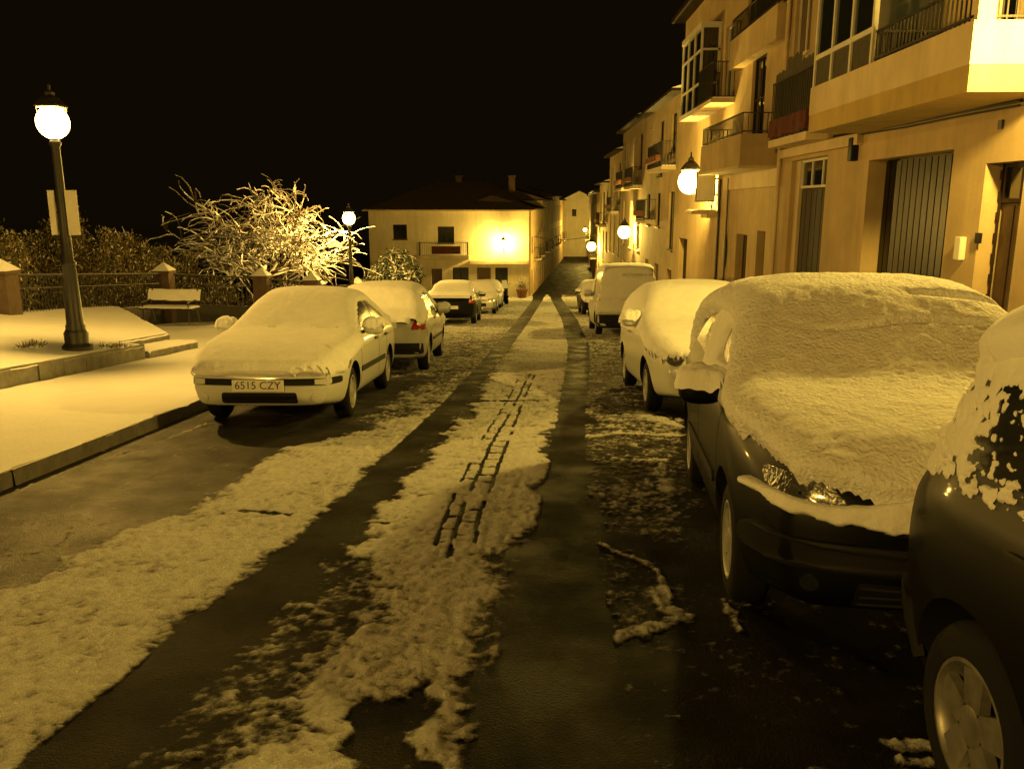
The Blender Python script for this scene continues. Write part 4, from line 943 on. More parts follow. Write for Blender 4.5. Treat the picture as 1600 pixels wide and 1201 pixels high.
class Car:
    def __init__(s, name, label, spec, x, y, paint, rear_to_camera=False, yaw=0., group='snow covered cars parked along the street', roll=0.):
        s.sp = spec; s.L = spec['L']; s.W = spec['W']; s.M = M[paint]
        h = g(y); s.root = thing(name, label, 'van' if name == 'parked_van' else 'car', (x, y, h), 0, group)
        sl = -(math.atan(SLOPE) if y < 57 else 0)
        m = Matrix.Rotation(sl, 3, 'X') @ Matrix.Rotation(math.pi*rear_to_camera+R(yaw), 3, 'Z'); s.root.rotation_euler = m.to_euler()
        s.body()
    def section(s, y):
        sp = s.sp; zt, zb, w, z0 = s.zt(y), s.zb(y), s.w(y), s.z0(y); zb = min(zb, zt-.02)
        Hm = sp['H']; gq = max(0, min(1, (zt-zb)/(Hm-max(k[1] for k in sp['belt'])+1e-6))); tum = sp.get('tum', .2)
        return [(0, z0), (.75*w, z0), (.93*w, z0+.03), (.985*w, z0+.16), (w, z0+(zb-z0)*.50), (w, z0+(zb-z0)*.74), (.975*w, zb-.05), (.93*w, zb+.005),
                (.93*w-tum*.45*gq-.02*(1-gq), zb+(zt-zb)*.62), (.90*w-tum*gq-.05*(1-gq), zb+(zt-zb)*.93), (.70*w-tum*.7*gq, zt-.012*gq), (.35*w, zt+.008*gq), (0, zt+.012*gq)]
    def body(s):
        sp = s.sp; L = s.L; yk = np.linspace(0, L, 400)
        zt = smooth_interp(sp['top'], yk, sp.get('sig', .05)); zb = smooth_interp(sp['belt'], yk, .1)
        ft = 1-sp.get('ft', .15)*(1-np.clip(yk/.75, 0, 1))**2.3; rt = 1-sp.get('rt', .10)*(1-np.clip((L-yk)/.6, 0, 1))**2.5
        w = s.W/2*ft*rt; z0 = .20+.05*(1-np.clip(yk/.4, 0, 1))+.08*(1-np.clip((L-yk)/.5, 0, 1))
        s.zt = lambda y: float(np.interp(y, yk, zt)); s.zb = lambda y: float(np.interp(y, yk, zb)); s.w = lambda y: float(np.interp(y, yk, w)); s.z0 = lambda y: float(np.interp(y, yk, z0))
        S = np.concatenate([np.linspace(0, .3, 8), np.linspace(.36, L-.36, 58), np.linspace(L-.3, L, 8)])
        m = 40; rings = []
        def full(y, sc_=1., dy=0.):
            h = bspl(s.section(y), m); zc = (h[:, 1].max()+h[:, 1].min())/2
            left = h[::-1][1:-1]*np.array([-1, 1]); r = np.concatenate([h, left]); r = (r-[0, zc])*sc_+[0, zc]
            return np.column_stack([r[:, 0], np.full(len(r), y+dy), r[:, 1]])
        bf, br = sp.get('bf', .10), sp.get('br', .07)
        for q in (.0, .25, .5, .7, .85, .95): rings.append(full(0, max(q, .001), -bf*(1-q**3)))
        for y in S: rings.append(full(y))
        for q in (.95, .85, .7, .5, .25, .0): rings.append(full(L, max(q, .001), br*(1-q**3)))
        V = np.concatenate(rings); V[:, 1] -= L/2; k = len(rings[0]); F_ = []
        for i in range(len(rings)-1):
            for j in range(k): a = i*k+j; b = i*k+(j+1) % k; F_.append((a, b, b+k, a+k))
        F_.append(tuple(range(k))[::-1]); F_.append(tuple((len(rings)-1)*k+j for j in range(k)))
        me = bpy.data.meshes.new('body'); me.from_pydata([tuple(v) for v in V], [], F_); me.materials.append(s.M); me.materials.append(M['plastic'])
        bm = bmesh.new(); bm.from_mesh(me); bmesh.ops.remove_doubles(bm, verts=bm.verts, dist=.0004); bmesh.ops.recalc_face_normals(bm, faces=bm.faces)
        s.bvh = BVHTree.FromBMesh(bm); bm.to_mesh(me); bm.free()
        o = bpy.data.objects.new('body', me); C.objects.link(o)
        # wheel arches
        c = MB(); r = sp['r']; s.wy = (sp['fa']-L/2, sp['ra']-L/2)
        for wy in s.wy:
            for sx in (-1, 1): c.lathe([(r+.055, 0), (r+.055, .5)], (sx*(s.W/2-.24) if sx > 0 else -(s.W/2+.26), wy, r+.01), 36, 'x')
        cm = bpy.data.meshes.new('cut'); cm.from_pydata(c.v, [], c.f); cm.materials.append(M['plastic']); co = bpy.data.objects.new('cut', cm); C.objects.link(co)
        bmm = bmesh.new(); bmm.from_mesh(cm); bmesh.ops.recalc_face_normals(bmm, faces=bmm.faces); bmm.to_mesh(cm); bmm.free()
        md = o.modifiers.new('b', 'BOOLEAN'); md.operation = 'DIFFERENCE'; md.solver = 'EXACT'; md.object = co
        try: md.material_mode = 'TRANSFER'
        except Exception: pass
        dg = bpy.context.evaluated_depsgraph_get(); nm = bpy.data.meshes.new_from_object(o.evaluated_get(dg)); nm.name = 'body'
        bpy.data.objects.remove(co); o.modifiers.clear(); o.data = nm; nm.polygons.foreach_set('use_smooth', np.ones(len(nm.polygons), bool)); nm.set_sharp_from_angle(angle=R(38))
        o.parent = s.root; s.bodyo = o
        for wy in s.wy:
            for sx in (-1, 1): s.wheel(sx, wy)
    def wheel(s, sx, wy):
        r = s.sp['r']; wd = .185; rr = r*.66; c = (sx*(s.W/2-.125), wy, r)
        wobj = bpy.data.objects.new('wheel', None); C.objects.link(wobj); wobj.parent = s.root; wobj.location = c; wobj.empty_display_size = .1
        t = MB(); h = wd/2; t.lathe([(rr-.01, -h*.8), (rr, -h), (r-.05, -h), (r-.015, -h*.86), (r, -h*.6), (r, h*.6), (r-.015, h*.86), (r-.05, h), (rr, h), (rr-.01, h*.8)], k=36, axis='x', cap=False); t.build('tyre', M['rubber'], wobj, smooth=True)
        q = MB(); q.lathe([(rr, sx*h*.96), (rr-.015, sx*h*.98), (rr-.03, sx*h*.82), (rr-.035, sx*h*.3)], k=36, axis='x', cap=False)
        q.lathe([(.001, sx*h*.94), (.045, sx*h*.94), (.065, sx*h*.84), (.07, sx*h*.5)], k=16, axis='x')
        ns = s.sp.get('spokes', 6)
        for i in range(ns):
            a = 2*math.pi*i/ns; mt = Matrix.Rotation(a, 4, 'X'); w0, w1 = .04, .030*6/ns; x0, x1 = sorted((sx*h*.50, sx*h*.86))
            n = len(q.v); pr = [(x0, -w0, .04), (x1, -w0, .04), (x1, w0, .04), (x0, w0, .04), (x0, -w1*1.5, rr-.02), (x1-.006, -w1*1.5, rr-.02), (x1-.006, w1*1.5, rr-.02), (x0, w1*1.5, rr-.02)]
            q.v += [tuple(mt @ Vector(p)) for p in pr]; q.f += [tuple(n+k for k in f_) for f_ in ((0,1,2,3),(7,6,5,4),(0,4,5,1),(1,5,6,2),(2,6,7,3),(3,7,4,0))]
        q.build('rim', M[s.sp.get('rim', 'hubcap')], wobj, smooth=True)
        d = MB(); d.lathe([(.001, sx*h*.2), (rr-.02, sx*h*.2), (rr-.02, sx*h*.1)], k=20, axis='x'); d.build('brake_disc', M['iron'], wobj)
    def cast(s, axis, a, b):
        D = {'front': ((a, -9, b), (0, 1, 0)), 'rear': ((a, 9, b), (0, -1, 0)), 'top': ((a, b, 5), (0, 0, -1)), 'left': ((-5, a, b), (1, 0, 0)), 'right': ((5, a, b), (-1, 0, 0))}[axis]
        hit = s.bvh.ray_cast(Vector(D[0]), Vector(D[1]))
        return hit[0], hit[1]
    def decal(s, name, axis, pts, m, off=.006, rnd_=0, parent=None, nseg=8, bulge=0., thick=.012):
        pts = [Vector(p) for p in pts]; out = []
        n = len(pts)
        if rnd_:
            P2 = []
            for i in range(n):
                p, a, b = pts[i], pts[i-1], pts[(i+1) % n]; da = (a-p); db = (b-p); ra = min(rnd_, da.length*.45); rb = min(rnd_, db.length*.45)
                p0, p2 = p+da.normalized()*ra, p+db.normalized()*rb
                for k in range(5): u = k/4; P2.append(p0*(1-u)**2+p*2*u*(1-u)+p2*u*u)
            pts = P2; n = len(pts)
        for i in range(n):
            a, b = pts[i], pts[(i+1) % n]; k = max(1, int((b-a).length/.05))
            for j in range(k): out.append(a.lerp(b, j/k))
        c = Vector((sum(p.x for p in out)/len(out), sum(p.y for p in out)/len(out)))
        V = []; F_ = []; k = len(out); rings = [(1., -thick), (1., off), (.93, off+bulge*.3), (.7, off+bulge*.8), (.4, off+bulge), (.02, off+bulge)]
        for sc_, of in rings:
            for p in out:
                q = c+(p-c)*sc_; h, nn = s.cast(axis, q.x, q.y)
                if h is None:
                    ap = {'front': (q.x, -s.L/2, q.y), 'rear': (q.x, s.L/2, q.y), 'top': (q.x, q.y, 1.), 'left': (-s.W/2, q.x, q.y), 'right': (s.W/2, q.x, q.y)}[axis]
                    h, nn, _, _ = s.bvh.find_nearest(Vector(ap))
                V.append(tuple(h+nn*of))
        for i in range(len(rings)-1):
            for j in range(k): F_.append((i*k+j, i*k+(j+1) % k, (i+1)*k+(j+1) % k, (i+1)*k+j))
        F_.append(tuple((len(rings)-1)*k+j for j in range(k)))
        me = bpy.data.meshes.new(name); me.from_pydata(V, [], F_); me.materials.append(m); me.polygons.foreach_set('use_smooth', np.ones(len(me.polygons), bool)); me.update()
        bm = bmesh.new(); bm.from_mesh(me); bmesh.ops.recalc_face_normals(bm, faces=bm.faces); bm.to_mesh(me); bm.free(); me.set_sharp_from_angle(angle=R(50))
        return link(bpy.data.objects.new(name, me), parent or s.root)
    def snow(s, axis, a0, a1, b0, b1, res, thick, fn, seed=0, m='snow', rough=.25, name='snow_layer', vs=0., fine=0.):
        """blanket of snow following the body; fn(point arrays, normal arrays) -> cover 0..1"""
        A = np.arange(a0, a1+res, res); B_ = np.arange(b0, b1+res, res); P = np.full((len(A), len(B_), 3), np.nan); Nn = np.zeros_like(P)
        for i, a in enumerate(A):
            for j, b in enumerate(B_):
                h, nn = s.cast(axis, a, b)
                if h is not None: P[i, j] = h; Nn[i, j] = nn
        ok = ~np.isnan(P[..., 0]); Pz = np.nan_to_num(P)
        # smooth the offset direction so the blanket has no creases
        for _ in range(2):
            Q = Nn.copy(); Q[1:-1, 1:-1] = (Nn[1:-1, 1:-1]*2+Nn[:-2, 1:-1]+Nn[2:, 1:-1]+Nn[1:-1, :-2]+Nn[1:-1, 2:]); Nn = Q/np.maximum(np.linalg.norm(Q, axis=-1, keepdims=True), 1e-6)
        cov_ = fn(Pz[..., 0], Pz[..., 1], Pz[..., 2], Nn[..., 0], Nn[..., 1], Nn[..., 2])
        u, v = np.meshgrid(A, B_, indexing='ij')
        big = fbm(u*3+seed, v*3, seed, 3)-.5; det = fbm(u*22+seed, v*(22 if not vs else vs), seed+4, 3)-.5
        f = cov_+big*rough+det*rough*.6
        if fine: f = f+(fbm(u*50, v*50, seed+9, 3)-.5)*fine
        t = np.clip((f-.5)*.16, -.015, 1)*1.0; t = np.where(t > 0, thick*(1-np.exp(-t/ (thick*.55+1e-6))), t); t = t+np.where(t > .003, det*.008+big*.016, 0)
        Z = Pz+Nn*t[..., None]
        k = ok[:-1, :-1] & ok[1:, :-1] & ok[:-1, 1:] & ok[1:, 1:]; tm = np.maximum.reduce([t[:-1, :-1], t[1:, :-1], t[:-1, 1:], t[1:, 1:]]) > -.004
        # drop cells stretched across silhouettes
        e = np.linalg.norm(Pz[1:, 1:]-Pz[:-1, :-1], axis=-1) < res*9
        return grid_mesh(name, Z[..., 0], Z[..., 1], Z[..., 2], M[m], s.root, mask=(k & tm & e))
    def mirror(s, sx, y, z, snow=True, m=None):
        w = s.w(y+s.L/2); x = sx*(w*.93+.13); q = bmesh.new(); bmesh.ops.create_icosphere(q, subdivisions=3, radius=1)
        for v in q.verts:
            c = v.co; v.co = Vector((math.copysign(abs(c.x)**.75, c.x)*.125, math.copysign(abs(c.y)**.8, c.y)*.075, math.copysign(abs(c.z)**.7, c.z)*.085))
        me = bpy.data.meshes.new('mirror'); q.to_mesh(me); q.free(); me.materials.append(m or s.M); me.polygons.foreach_set('use_smooth', np.ones(len(me.polygons), bool))
        o = link(bpy.data.objects.new('mirror', me), s.root); o.location = (x, y, z)
        a = MB(); a.tube([(-sx*.10, 0, -.04), (-sx*.20, .02, -.07)], .025, 6); a.build('mirror_arm', M['plastic'], o)
        if snow:
            u, v = np.meshgrid(np.linspace(-.145, .145, 22), np.linspace(-.10, .10, 16), indexing='ij'); rr = np.clip(1-np.abs(u/.14)**3-np.abs(v/.098)**3, 0, 1)
            grid_mesh('snow_cap', u, v, -.02+.035*vn(u*25, v*25, 9)+.13*rr**.35+.01*vn(u*30, v*30, 3), M['snow'], o, mask=(rr[:-1, :-1] > 0) | (rr[1:, 1:] > 0))
    def seams(s, ys, z0=.34, z1=.94):
        for ax in ('left', 'right'):
            for y in ys: s.decal('door_seam', ax, [(y-.004, z0), (y+.004, z0), (y+.004, z1), (y-.004, z1)], M['plastic'], .0015, 0, thick=.002)
    def glasshouse(s, side, front=True, rear=True, m='glass', pillar=.06):
        for ax, sg in (('left', -1), ('right', 1)):
            for pts in side: s.decal('side_window', ax, pts, M[m], .004, .04, thick=.004)
    def plate(s, z, text, axis='front', w=.52, h=.11, x=0., snowed=False):
        hit, _ = s.cast(axis, x, z); y = hit.y+(-.02 if axis == 'front' else .02)
        q = MB(); q.box((x-w/2, min(y, y+(.012 if axis == 'front' else -.012)), z-h/2), (x+w/2, max(y, y+(.012 if axis == 'front' else -.012)), z+h/2)); p = q.build('number_plate', M['plate'], s.root, bevel=.003)
        if text:
            mt = Matrix.Translation((x, y-(.002 if axis == 'front' else -.002), z)) @ Matrix.Rotation(R(90), 4, 'X')
            if axis == 'rear': mt = Matrix.Translation((x, y+.002, z)) @ Matrix.Rotation(math.pi, 4, 'Z') @ Matrix.Rotation(R(90), 4, 'X')
            text_mesh('plate_text', text, h*.95, M['ink'], p, mt)
        return p
def grillbars(car, z0, z1, w, n, y=None, name='grille'):
    hit, _ = car.cast('front', 0, (z0+z1)/2); q = MB()
    o = car.decal(name, 'front', [(-w, z0), (w, z0), (w*.98, z1), (-w*.98, z1)], M['plastic'], .006, .03)
    for i in range(n):
        z = z0+(z1-z0)*(i+.5)/n; pts = []
        for k in range(9):
            x = -w*.95+w*1.9*k/8; h, nn = car.cast('front', x, z)
            if h is not None: pts.append(h+nn*.010)
        q.tube(pts, .006, 4)
    q.build('grille_bar', M['iron'], o)
def top_cover(lo=.22, hi=.55, extra=None):
    def f_(x, y, z, nx, ny, nz):
        c = ss(lo, hi, nz)*1.3-.1
        if extra is not None: c = extra(c, x, y, z, nx, ny, nz)
        return c
    return f_

# 1: white saloon, front towards the camera (left row)
sp = dict(L=4.15, W=1.68, H=1.40, r=.295, fa=.80, ra=3.32, ft=.16, tum=.24, rim='hubcap', spokes=7,
          top=[(0,.68),(.10,.75),(.35,.83),(.7,.88),(1.05,.92),(1.25,.96),(1.95,1.36),(2.3,1.42),(2.8,1.40),(3.45,1.10),(3.62,1.04),(4.05,1.0),(4.15,.93)], belt=[(0,.62),(.6,.78),(1.2,.88),(3.4,.95),(4.15,.90)])
c1 = Car('parked_car', 'white saloon facing the camera on the left, hood and windscreen under smooth snow', sp, -2.86, 10.55, 'white_paint', yaw=.6)
h = sp['L']/2
c1.glasshouse([[(1.62-h,.955),(1.98-h,1.30),(2.38-h,1.355),(2.42-h,.975)], [(2.50-h,.98),(2.47-h,1.36),(2.85-h,1.335),(3.32-h,1.10),(3.28-h,1.02)]], m='wetglass')
c1.decal('headlight', 'front', [(.44,.60),(.74,.615),(.735,.68),(.44,.665)], M['lens'], .008, .03); c1.decal('headlight', 'front', [(-.44,.60),(-.74,.615),(-.735,.68),(-.44,.665)], M['lens'], .008, .03)
c1.decal('bumper_strip', 'front', [(-.795,.475),(.795,.475),(.795,.545),(-.795,.545)], M['plastic'], .010, .02)
grillbars(c1, .285, .40, .40, 2, name='lower_grille')
for sx in (-1, 1): c1.decal('fog_lamp', 'front', [(sx*.60+.055*math.cos(a), .345+.055*math.sin(a)) for a in np.linspace(0, 2*math.pi, 14)[:-1]], M['lens'], .010, 0)
c1.plate(.475, '6515 CZY', w=.54, h=.12)
for ax in ('left', 'right'): c1.decal('side_strip', ax, [(1.20-h,.485),(2.88-h,.485),(2.88-h,.55),(1.20-h,.55)], M['plastic'], .012, .02)
for ax in ('left', 'right'): c1.decal('side_marker', ax, [(.42-h,.60),(.52-h,.60),(.52-h,.64),(.42-h,.64)], M['amber'], .006, .01)
for sx in (-1, 1): c1.mirror(sx, 1.62-h, .98)
c1.snow('top', -.86, .86, -h-.10, h+.05, .022, .06, top_cover(.16, .45, lambda c, x, y, z, nx, ny, nz: np.where((np.abs(x+.0) > .55) & (y > -h+1.3) & (nz < .66) & (z < 1.33), c-1.3, c)-1.2*np.exp(-(((x-.60)/.04)**2+((y+h-.28)/.05)**2))-.9*np.exp(-(((y+h-1.2)/.035)**2))*(fbm(x*3, y*0+3, 3, 2) > .58)), seed=2, rough=.16, m='snow_fine')
c1.snow('front', -.80, .80, .50, .86, .018, .05, lambda x, y, z, nx, ny, nz: ss(.54, .60, z-.03*(fbm(x*5, x*0, 5, 2)-.4))*1.2-.15-1.2*np.exp(-(((x-.5)/.10)**2+((z-.585)/.012)**2)), seed=4, rough=.2, m='snow_fine')
q = MB(); q.tube([(-.25, .45, 1.42), (-.25, .62, 1.72)], .004, 4); q.build('aerial', M['iron'], c1.root)

for ax in ('left', 'right'):
    for y in (2.18, 2.92): c1.decal('door_handle', ax, [(y-h,.80),(y+.17-h,.80),(y+.17-h,.83),(y-h,.83)], M['plastic'], .02, .01)
c1.seams([1.22-h, 2.44-h, 3.05-h])
# 2: silver hatchback, rear towards the camera (left row)
sp = dict(L=3.95, W=1.70, H=1.47, r=.30, fa=.75, ra=3.22, tum=.24, ft=.16, rt=.11, rim='hubcap', spokes=6,
          top=[(0,.66),(.5,.82),(1.0,.95),(1.9,1.42),(2.3,1.47),(3.2,1.43),(3.5,1.36),(3.82,1.02),(3.95,.88)], belt=[(0,.62),(1.0,.90),(3.5,.98),(3.95,.86)])
c2 = Car('parked_car', 'pale hatchback behind the white saloon, its snowy rear and red tail lamp towards the camera', sp, -2.6, 15.5, 'silver_paint', rear_to_camera=True, yaw=.8); h = sp['L']/2
c2.glasshouse([[(1.55-h,.98),(1.95-h,1.34),(2.35-h,1.40),(2.35-h,1.0)], [(2.43-h,1.0),(2.43-h,1.40),(3.05-h,1.36),(3.42-h,1.10),(3.38-h,1.03)]], m='wetglass')
for sx in (-1, 1): c2.decal('tail_light', 'rear', [(sx*.60,.74),(sx*.80,.74),(sx*.79,.90),(sx*.66,.90)], M['redlens'], .010, .03)
for ax in ('left', 'right'): c2.decal('tail_light', ax, [(h-.20,.74),(h-.0,.74),(h-.04,.88),(h-.22,.86)], M['redlens'], .010, .02)
c2.decal('bumper', 'rear', [(-.78,.34),(.78,.34),(.78,.52),(-.78,.52)], M['plastic'], .012, .03); c2.plate(.62, '', 'rear')
for ax in ('left', 'right'): c2.decal('side_strip', ax, [(1.15-h,.50),(2.82-h,.50),(2.82-h,.55),(1.15-h,.55)], M['plastic'], .012, .02); c2.decal('door_handle', ax, [(2.3-h,.86),(2.48-h,.86),(2.48-h,.89),(2.3-h,.89)], M['chrome'], .02, .01)
for sx in (-1, 1): c2.mirror(sx, 1.5-h, 1.0)
c2.snow('top', -.9, .9, -h-.05, h+.08, .028, .07, top_cover(.20, .45, lambda c, x, y, z, nx, ny, nz: np.where((np.abs(x) > .55) & (y > -h+1.3) & (y < h-.5) & (nz < .66) & (z < 1.38), c-.85, c)), seed=8, rough=.16, m='snow_fine')
c2.snow('rear', -.80, .80, .86, 1.5, .025, .05, lambda x, y, z, nx, ny, nz: ss(.90, 1.0, z)*1.1-.2*(np.abs(x) > .66), seed=9, rough=.3, m='snow_fine')

c2.seams([1.15-h, 2.38-h])
# 3, 4: further cars of the left row
sp3 = dict(L=4.1, W=1.70, H=1.44, r=.30, fa=.8, ra=3.25, tum=.22, spokes=6, top=[(0,.66),(.5,.82),(1.1,.95),(1.95,1.39),(2.3,1.44),(3.3,1.36),(3.75,1.05),(4.1,.92)], belt=[(0,.62),(1.0,.90),(4.1,.92)])
c3 = Car('parked_car', 'dark hatchback with snow only on its roof, third in the left row', sp3, -2.70, 30.0, 'dark_paint', rear_to_camera=True); h = sp3['L']/2
side3 = [[(1.62-h,.98),(1.98-h,1.31),(2.38-h,1.37),(2.38-h,1.0)], [(2.46-h,1.0),(2.46-h,1.37),(3.1-h,1.32),(3.5-h,1.06)]]
c3.glasshouse(side3); c3.decal('rear_window', 'rear', [(-.58,1.04),(.58,1.04),(.48,1.30),(-.48,1.30)], M['glass'], .006, .04)
for sx in (-1, 1): c3.decal('tail_light', 'rear', [(sx*.60,.74),(sx*.78,.74),(sx*.77,.92),(sx*.64,.92)], M['redlens'], .010, .03)
c3.plate(.6, '', 'rear'); c3.snow('top', -.85, .85, -h, h, .04, .08, top_cover(.5, .8), seed=12)
for sx in (-1, 1): c3.mirror(sx, 1.55-h, 1.0)
c4 = Car('parked_car', 'pale car facing the camera beyond the dark hatchback, snow rounding its hood', sp3, -2.35, 38.2, 'silver_paint'); c4.glasshouse(side3)
for sx in (-1, 1): c4.decal('headlight', 'front', [(sx*.48,.56),(sx*.76,.58),(sx*.75,.68),(sx*.48,.66)], M['lens'], .010, .03)
grillbars(c4, .36, .50, .42, 3); c4.plate(.30, '', 'front'); c4.snow('top', -.85, .85, -h-.1, h, .035, .08, top_cover(.2, .5), seed=14)
for sx in (-1, 1): c4.mirror(sx, 1.55-h, 1.0)
c4b = Car('parked_car', 'farthest pale car of the left row, just before the scooter', sp3, -2.35, 45.0, 'silver_paint'); c4b.glasshouse(side3)
for sx in (-1, 1): c4b.decal('headlight', 'front', [(sx*.48,.56),(sx*.76,.58),(sx*.75,.68),(sx*.48,.66)], M['lens'], .010, .03)
c4b.snow('top', -.85, .85, -h-.1, h, .045, .08, top_cover(.2, .5), seed=15)

# 5: nearest black hatchback, cut by the right edge
sp = dict(L=3.7, W=1.62, H=1.54, r=.30, fa=.68, ra=3.12, tum=.17, ft=.14, rt=.13, br=.10, rim='alloy', spokes=5, sig=.06,
          top=[(0,.70),(.4,.86),(.85,1.0),(1.6,1.45),(2.1,1.54),(3.1,1.53),(3.45,1.48),(3.64,1.14),(3.70,.98)], belt=[(0,.66),(.9,.92),(3.4,.97),(3.70,.92)])
c5 = Car('parked_car', 'black hatchback at the right edge, closest to the camera, patchy snow on its windows', sp, 2.05, .90, 'black_paint', yaw=0.); h = sp['L']/2
c5.glasshouse([[(1.35-h,1.0),(1.65-h,1.36),(2.2-h,1.43),(2.25-h,1.0)], [(2.33-h,1.0),(2.28-h,1.43),(2.95-h,1.42),(3.22-h,1.34),(3.36-h,1.05)]])
for ax in ('left', 'right'):
    pass
    c5.decal('door_handle', ax, [(2.75-h,.86),(2.93-h,.86),(2.93-h,.89),(2.75-h,.89)], M['black_paint'], .03, .01); c5.decal('side_strip', ax, [(1.1-h,.50),(2.68-h,.50),(2.68-h,.55),(1.1-h,.55)], M['plastic'], .012, .02)
[c5.decal('tail_light', 'rear', [(sx*.46,.72),(sx*.60,.72),(sx*.60,.84),(sx*.48,.84)], M['redlens'], .01, .03) for sx in (-1, 1)]
c5.decal('rear_window', 'rear', [(-.56,1.04),(.56,1.04),(.48,1.34),(-.48,1.34)], M['wetglass'], .006, .04)
c5.decal('bumper', 'rear', [(-.76,.34),(.76,.34),(.76,.56),(-.76,.56)], M['plastic'], .02, .04)
c5.snow('top', -.84, .84, -h, h+.12, .018, .08, top_cover(.35, .65), seed=22, rough=.25)
c5.snow('left', -.2, h+.02, .78, 1.54, .0065, .014, lambda x, y, z, nx, ny, nz: .44+.45*ss(1.22, 1.46, z)+1.0*(fbm(y*4, z*5, 77, 2)-.42)-.7*ss(1.0, .88, z), seed=23, rough=.45, m='snow_fine', fine=.75)
for sx in (-1, 1): c5.mirror(sx, 1.25-h, 1.02)

c5.seams([1.15-h, 2.28-h])
# 6: dark compact facing the camera, thick snow on windscreen and hood (right row)
sp = dict(L=3.85, W=1.70, H=1.52, r=.30, fa=.72, ra=3.12, tum=.19, ft=.20, bf=.14, rim='hubcap', spokes=6, sig=.05,
          top=[(0,.80),(.08,.88),(.35,.95),(.78,1.02),(.86,1.05),(1.42,1.46),(1.75,1.52),(2.6,1.53),(3.3,1.46),(3.7,1.10),(3.85,.95)], belt=[(0,.70),(.5,.88),(.9,.97),(3.6,1.02),(3.85,.92)])
c6 = Car('parked_car', 'dark compact car on the right facing the camera, thick crusted snow on windscreen and hood', sp, 1.93, 5.02, 'dark_paint', yaw=-6.2); h = sp['L']/2
c6.glasshouse([[(1.10-h,1.04),(1.42-h,1.36),(1.95-h,1.43),(2.0-h,1.06)], [(2.08-h,1.06),(2.03-h,1.43),(2.8-h,1.42),(3.25-h,1.12)]], m='wetglass')
c6.decal('windscreen', 'top', [(-.66,.92-h),(.66,.92-h),(.52,1.38-h),(-.52,1.38-h)], M['glass'], .004, .05)
for sx in (-1, 1): c6.decal('headlight', 'front', [(sx*.40,.64),(sx*.72,.66),(sx*.74,.80),(sx*.52,.78)], M['darklens'], .010, .05); c6.decal('fog_lamp', 'front', [(sx*.58+.035*math.cos(a), .37+.035*math.sin(a)) for a in np.linspace(0, 2*math.pi, 14)[:-1]], M['glass'], .010, 0)
grillbars(c6, .60, .70, .34, 3); grillbars(c6, .28, .40, .42, 3, name='lower_grille')
c6.decal('bumper', 'front', [(-.80,.44),(.80,.44),(.79,.555),(-.79,.555)], M['plastic'], .035, .04, bulge=.01); c6.plate(.50, '', w=.52)
for sx in (-1, 1): c6.mirror(sx, 1.16-h, 1.0)
for ax in ('left', 'right'): c6.decal('side_strip', ax, [(1.1-h,.50),(2.7-h,.50),(2.7-h,.56),(1.1-h,.56)], M['plastic'], .012, .02); c6.decal('door_handle', ax, [(2.0-h+.1,.88),(2.30-h,.88),(2.30-h,.91),(2.1-h,.91)], M['dark_paint'], .03, .01)
def cov6(c, x, y, z, nx, ny, nz):
    c = c-1.6*np.exp(-(((y+h-.845)/.016)**2))*0
    c = c-1.1*np.exp(-(((x-.42)/.20)**2+((y+h-1.40)/.022)**2))          # gap by the roof edge
    c = c-.8*np.exp(-(((x-.20)/.45)**2+((y+h-1.18-.03*np.sin(x*6))/.012)**2))
    return c
def slump(x, y): return np.exp(-((y+h-.87-.02*np.sin(x*4))/.02)**2)
c6.snow('top', -.86, .86, -h-.10, h+.05, .013, .11, top_cover(.40, .62, cov6), seed=31, rough=.20, vs=34, m='crust')
c6.snow('front', -.78, .70, .48, .82, .009, .075, lambda x, y, z, nx, ny, nz: 1.15*ss(.0, .035, z-(.635-.11*(x+.75)/1.4+.02*np.sin(x*7+1)+.07*(fbm(x*9, x*0, 3, 3)-.5)))*ss(.735, .70, z+.015*np.sin(x*9))-.7*ss(.42, .62, fbm(x*5, z*14, 5, 3))*ss(-.25, .1, x)*(z > .68), seed=33, rough=.3, m='snow_fine')
c6.snow('front', -.05, .60, .50, .62, .010, .05, lambda x, y, z, nx, ny, nz: np.exp(-(((x-.26)/.27)**4+((z-.56)/.030)**4))*1.2, seed=35, rough=.3)
c6.snow('left', -1.35, .9, .80, 1.50, .013, .05, lambda x, y, z, nx, ny, nz: .95*ss(.86, .98, z)-1.5*np.exp(-(((y+.50)/.26)**4+((z-1.26)/.13)**4))-1.0*ss(.5, -.2, -y-.35)*0-.5*ss(.1, .5, y), seed=36, rough=.35, m='snow_fine')

c6.seams([1.0-h, 2.04-h, 2.75-h])
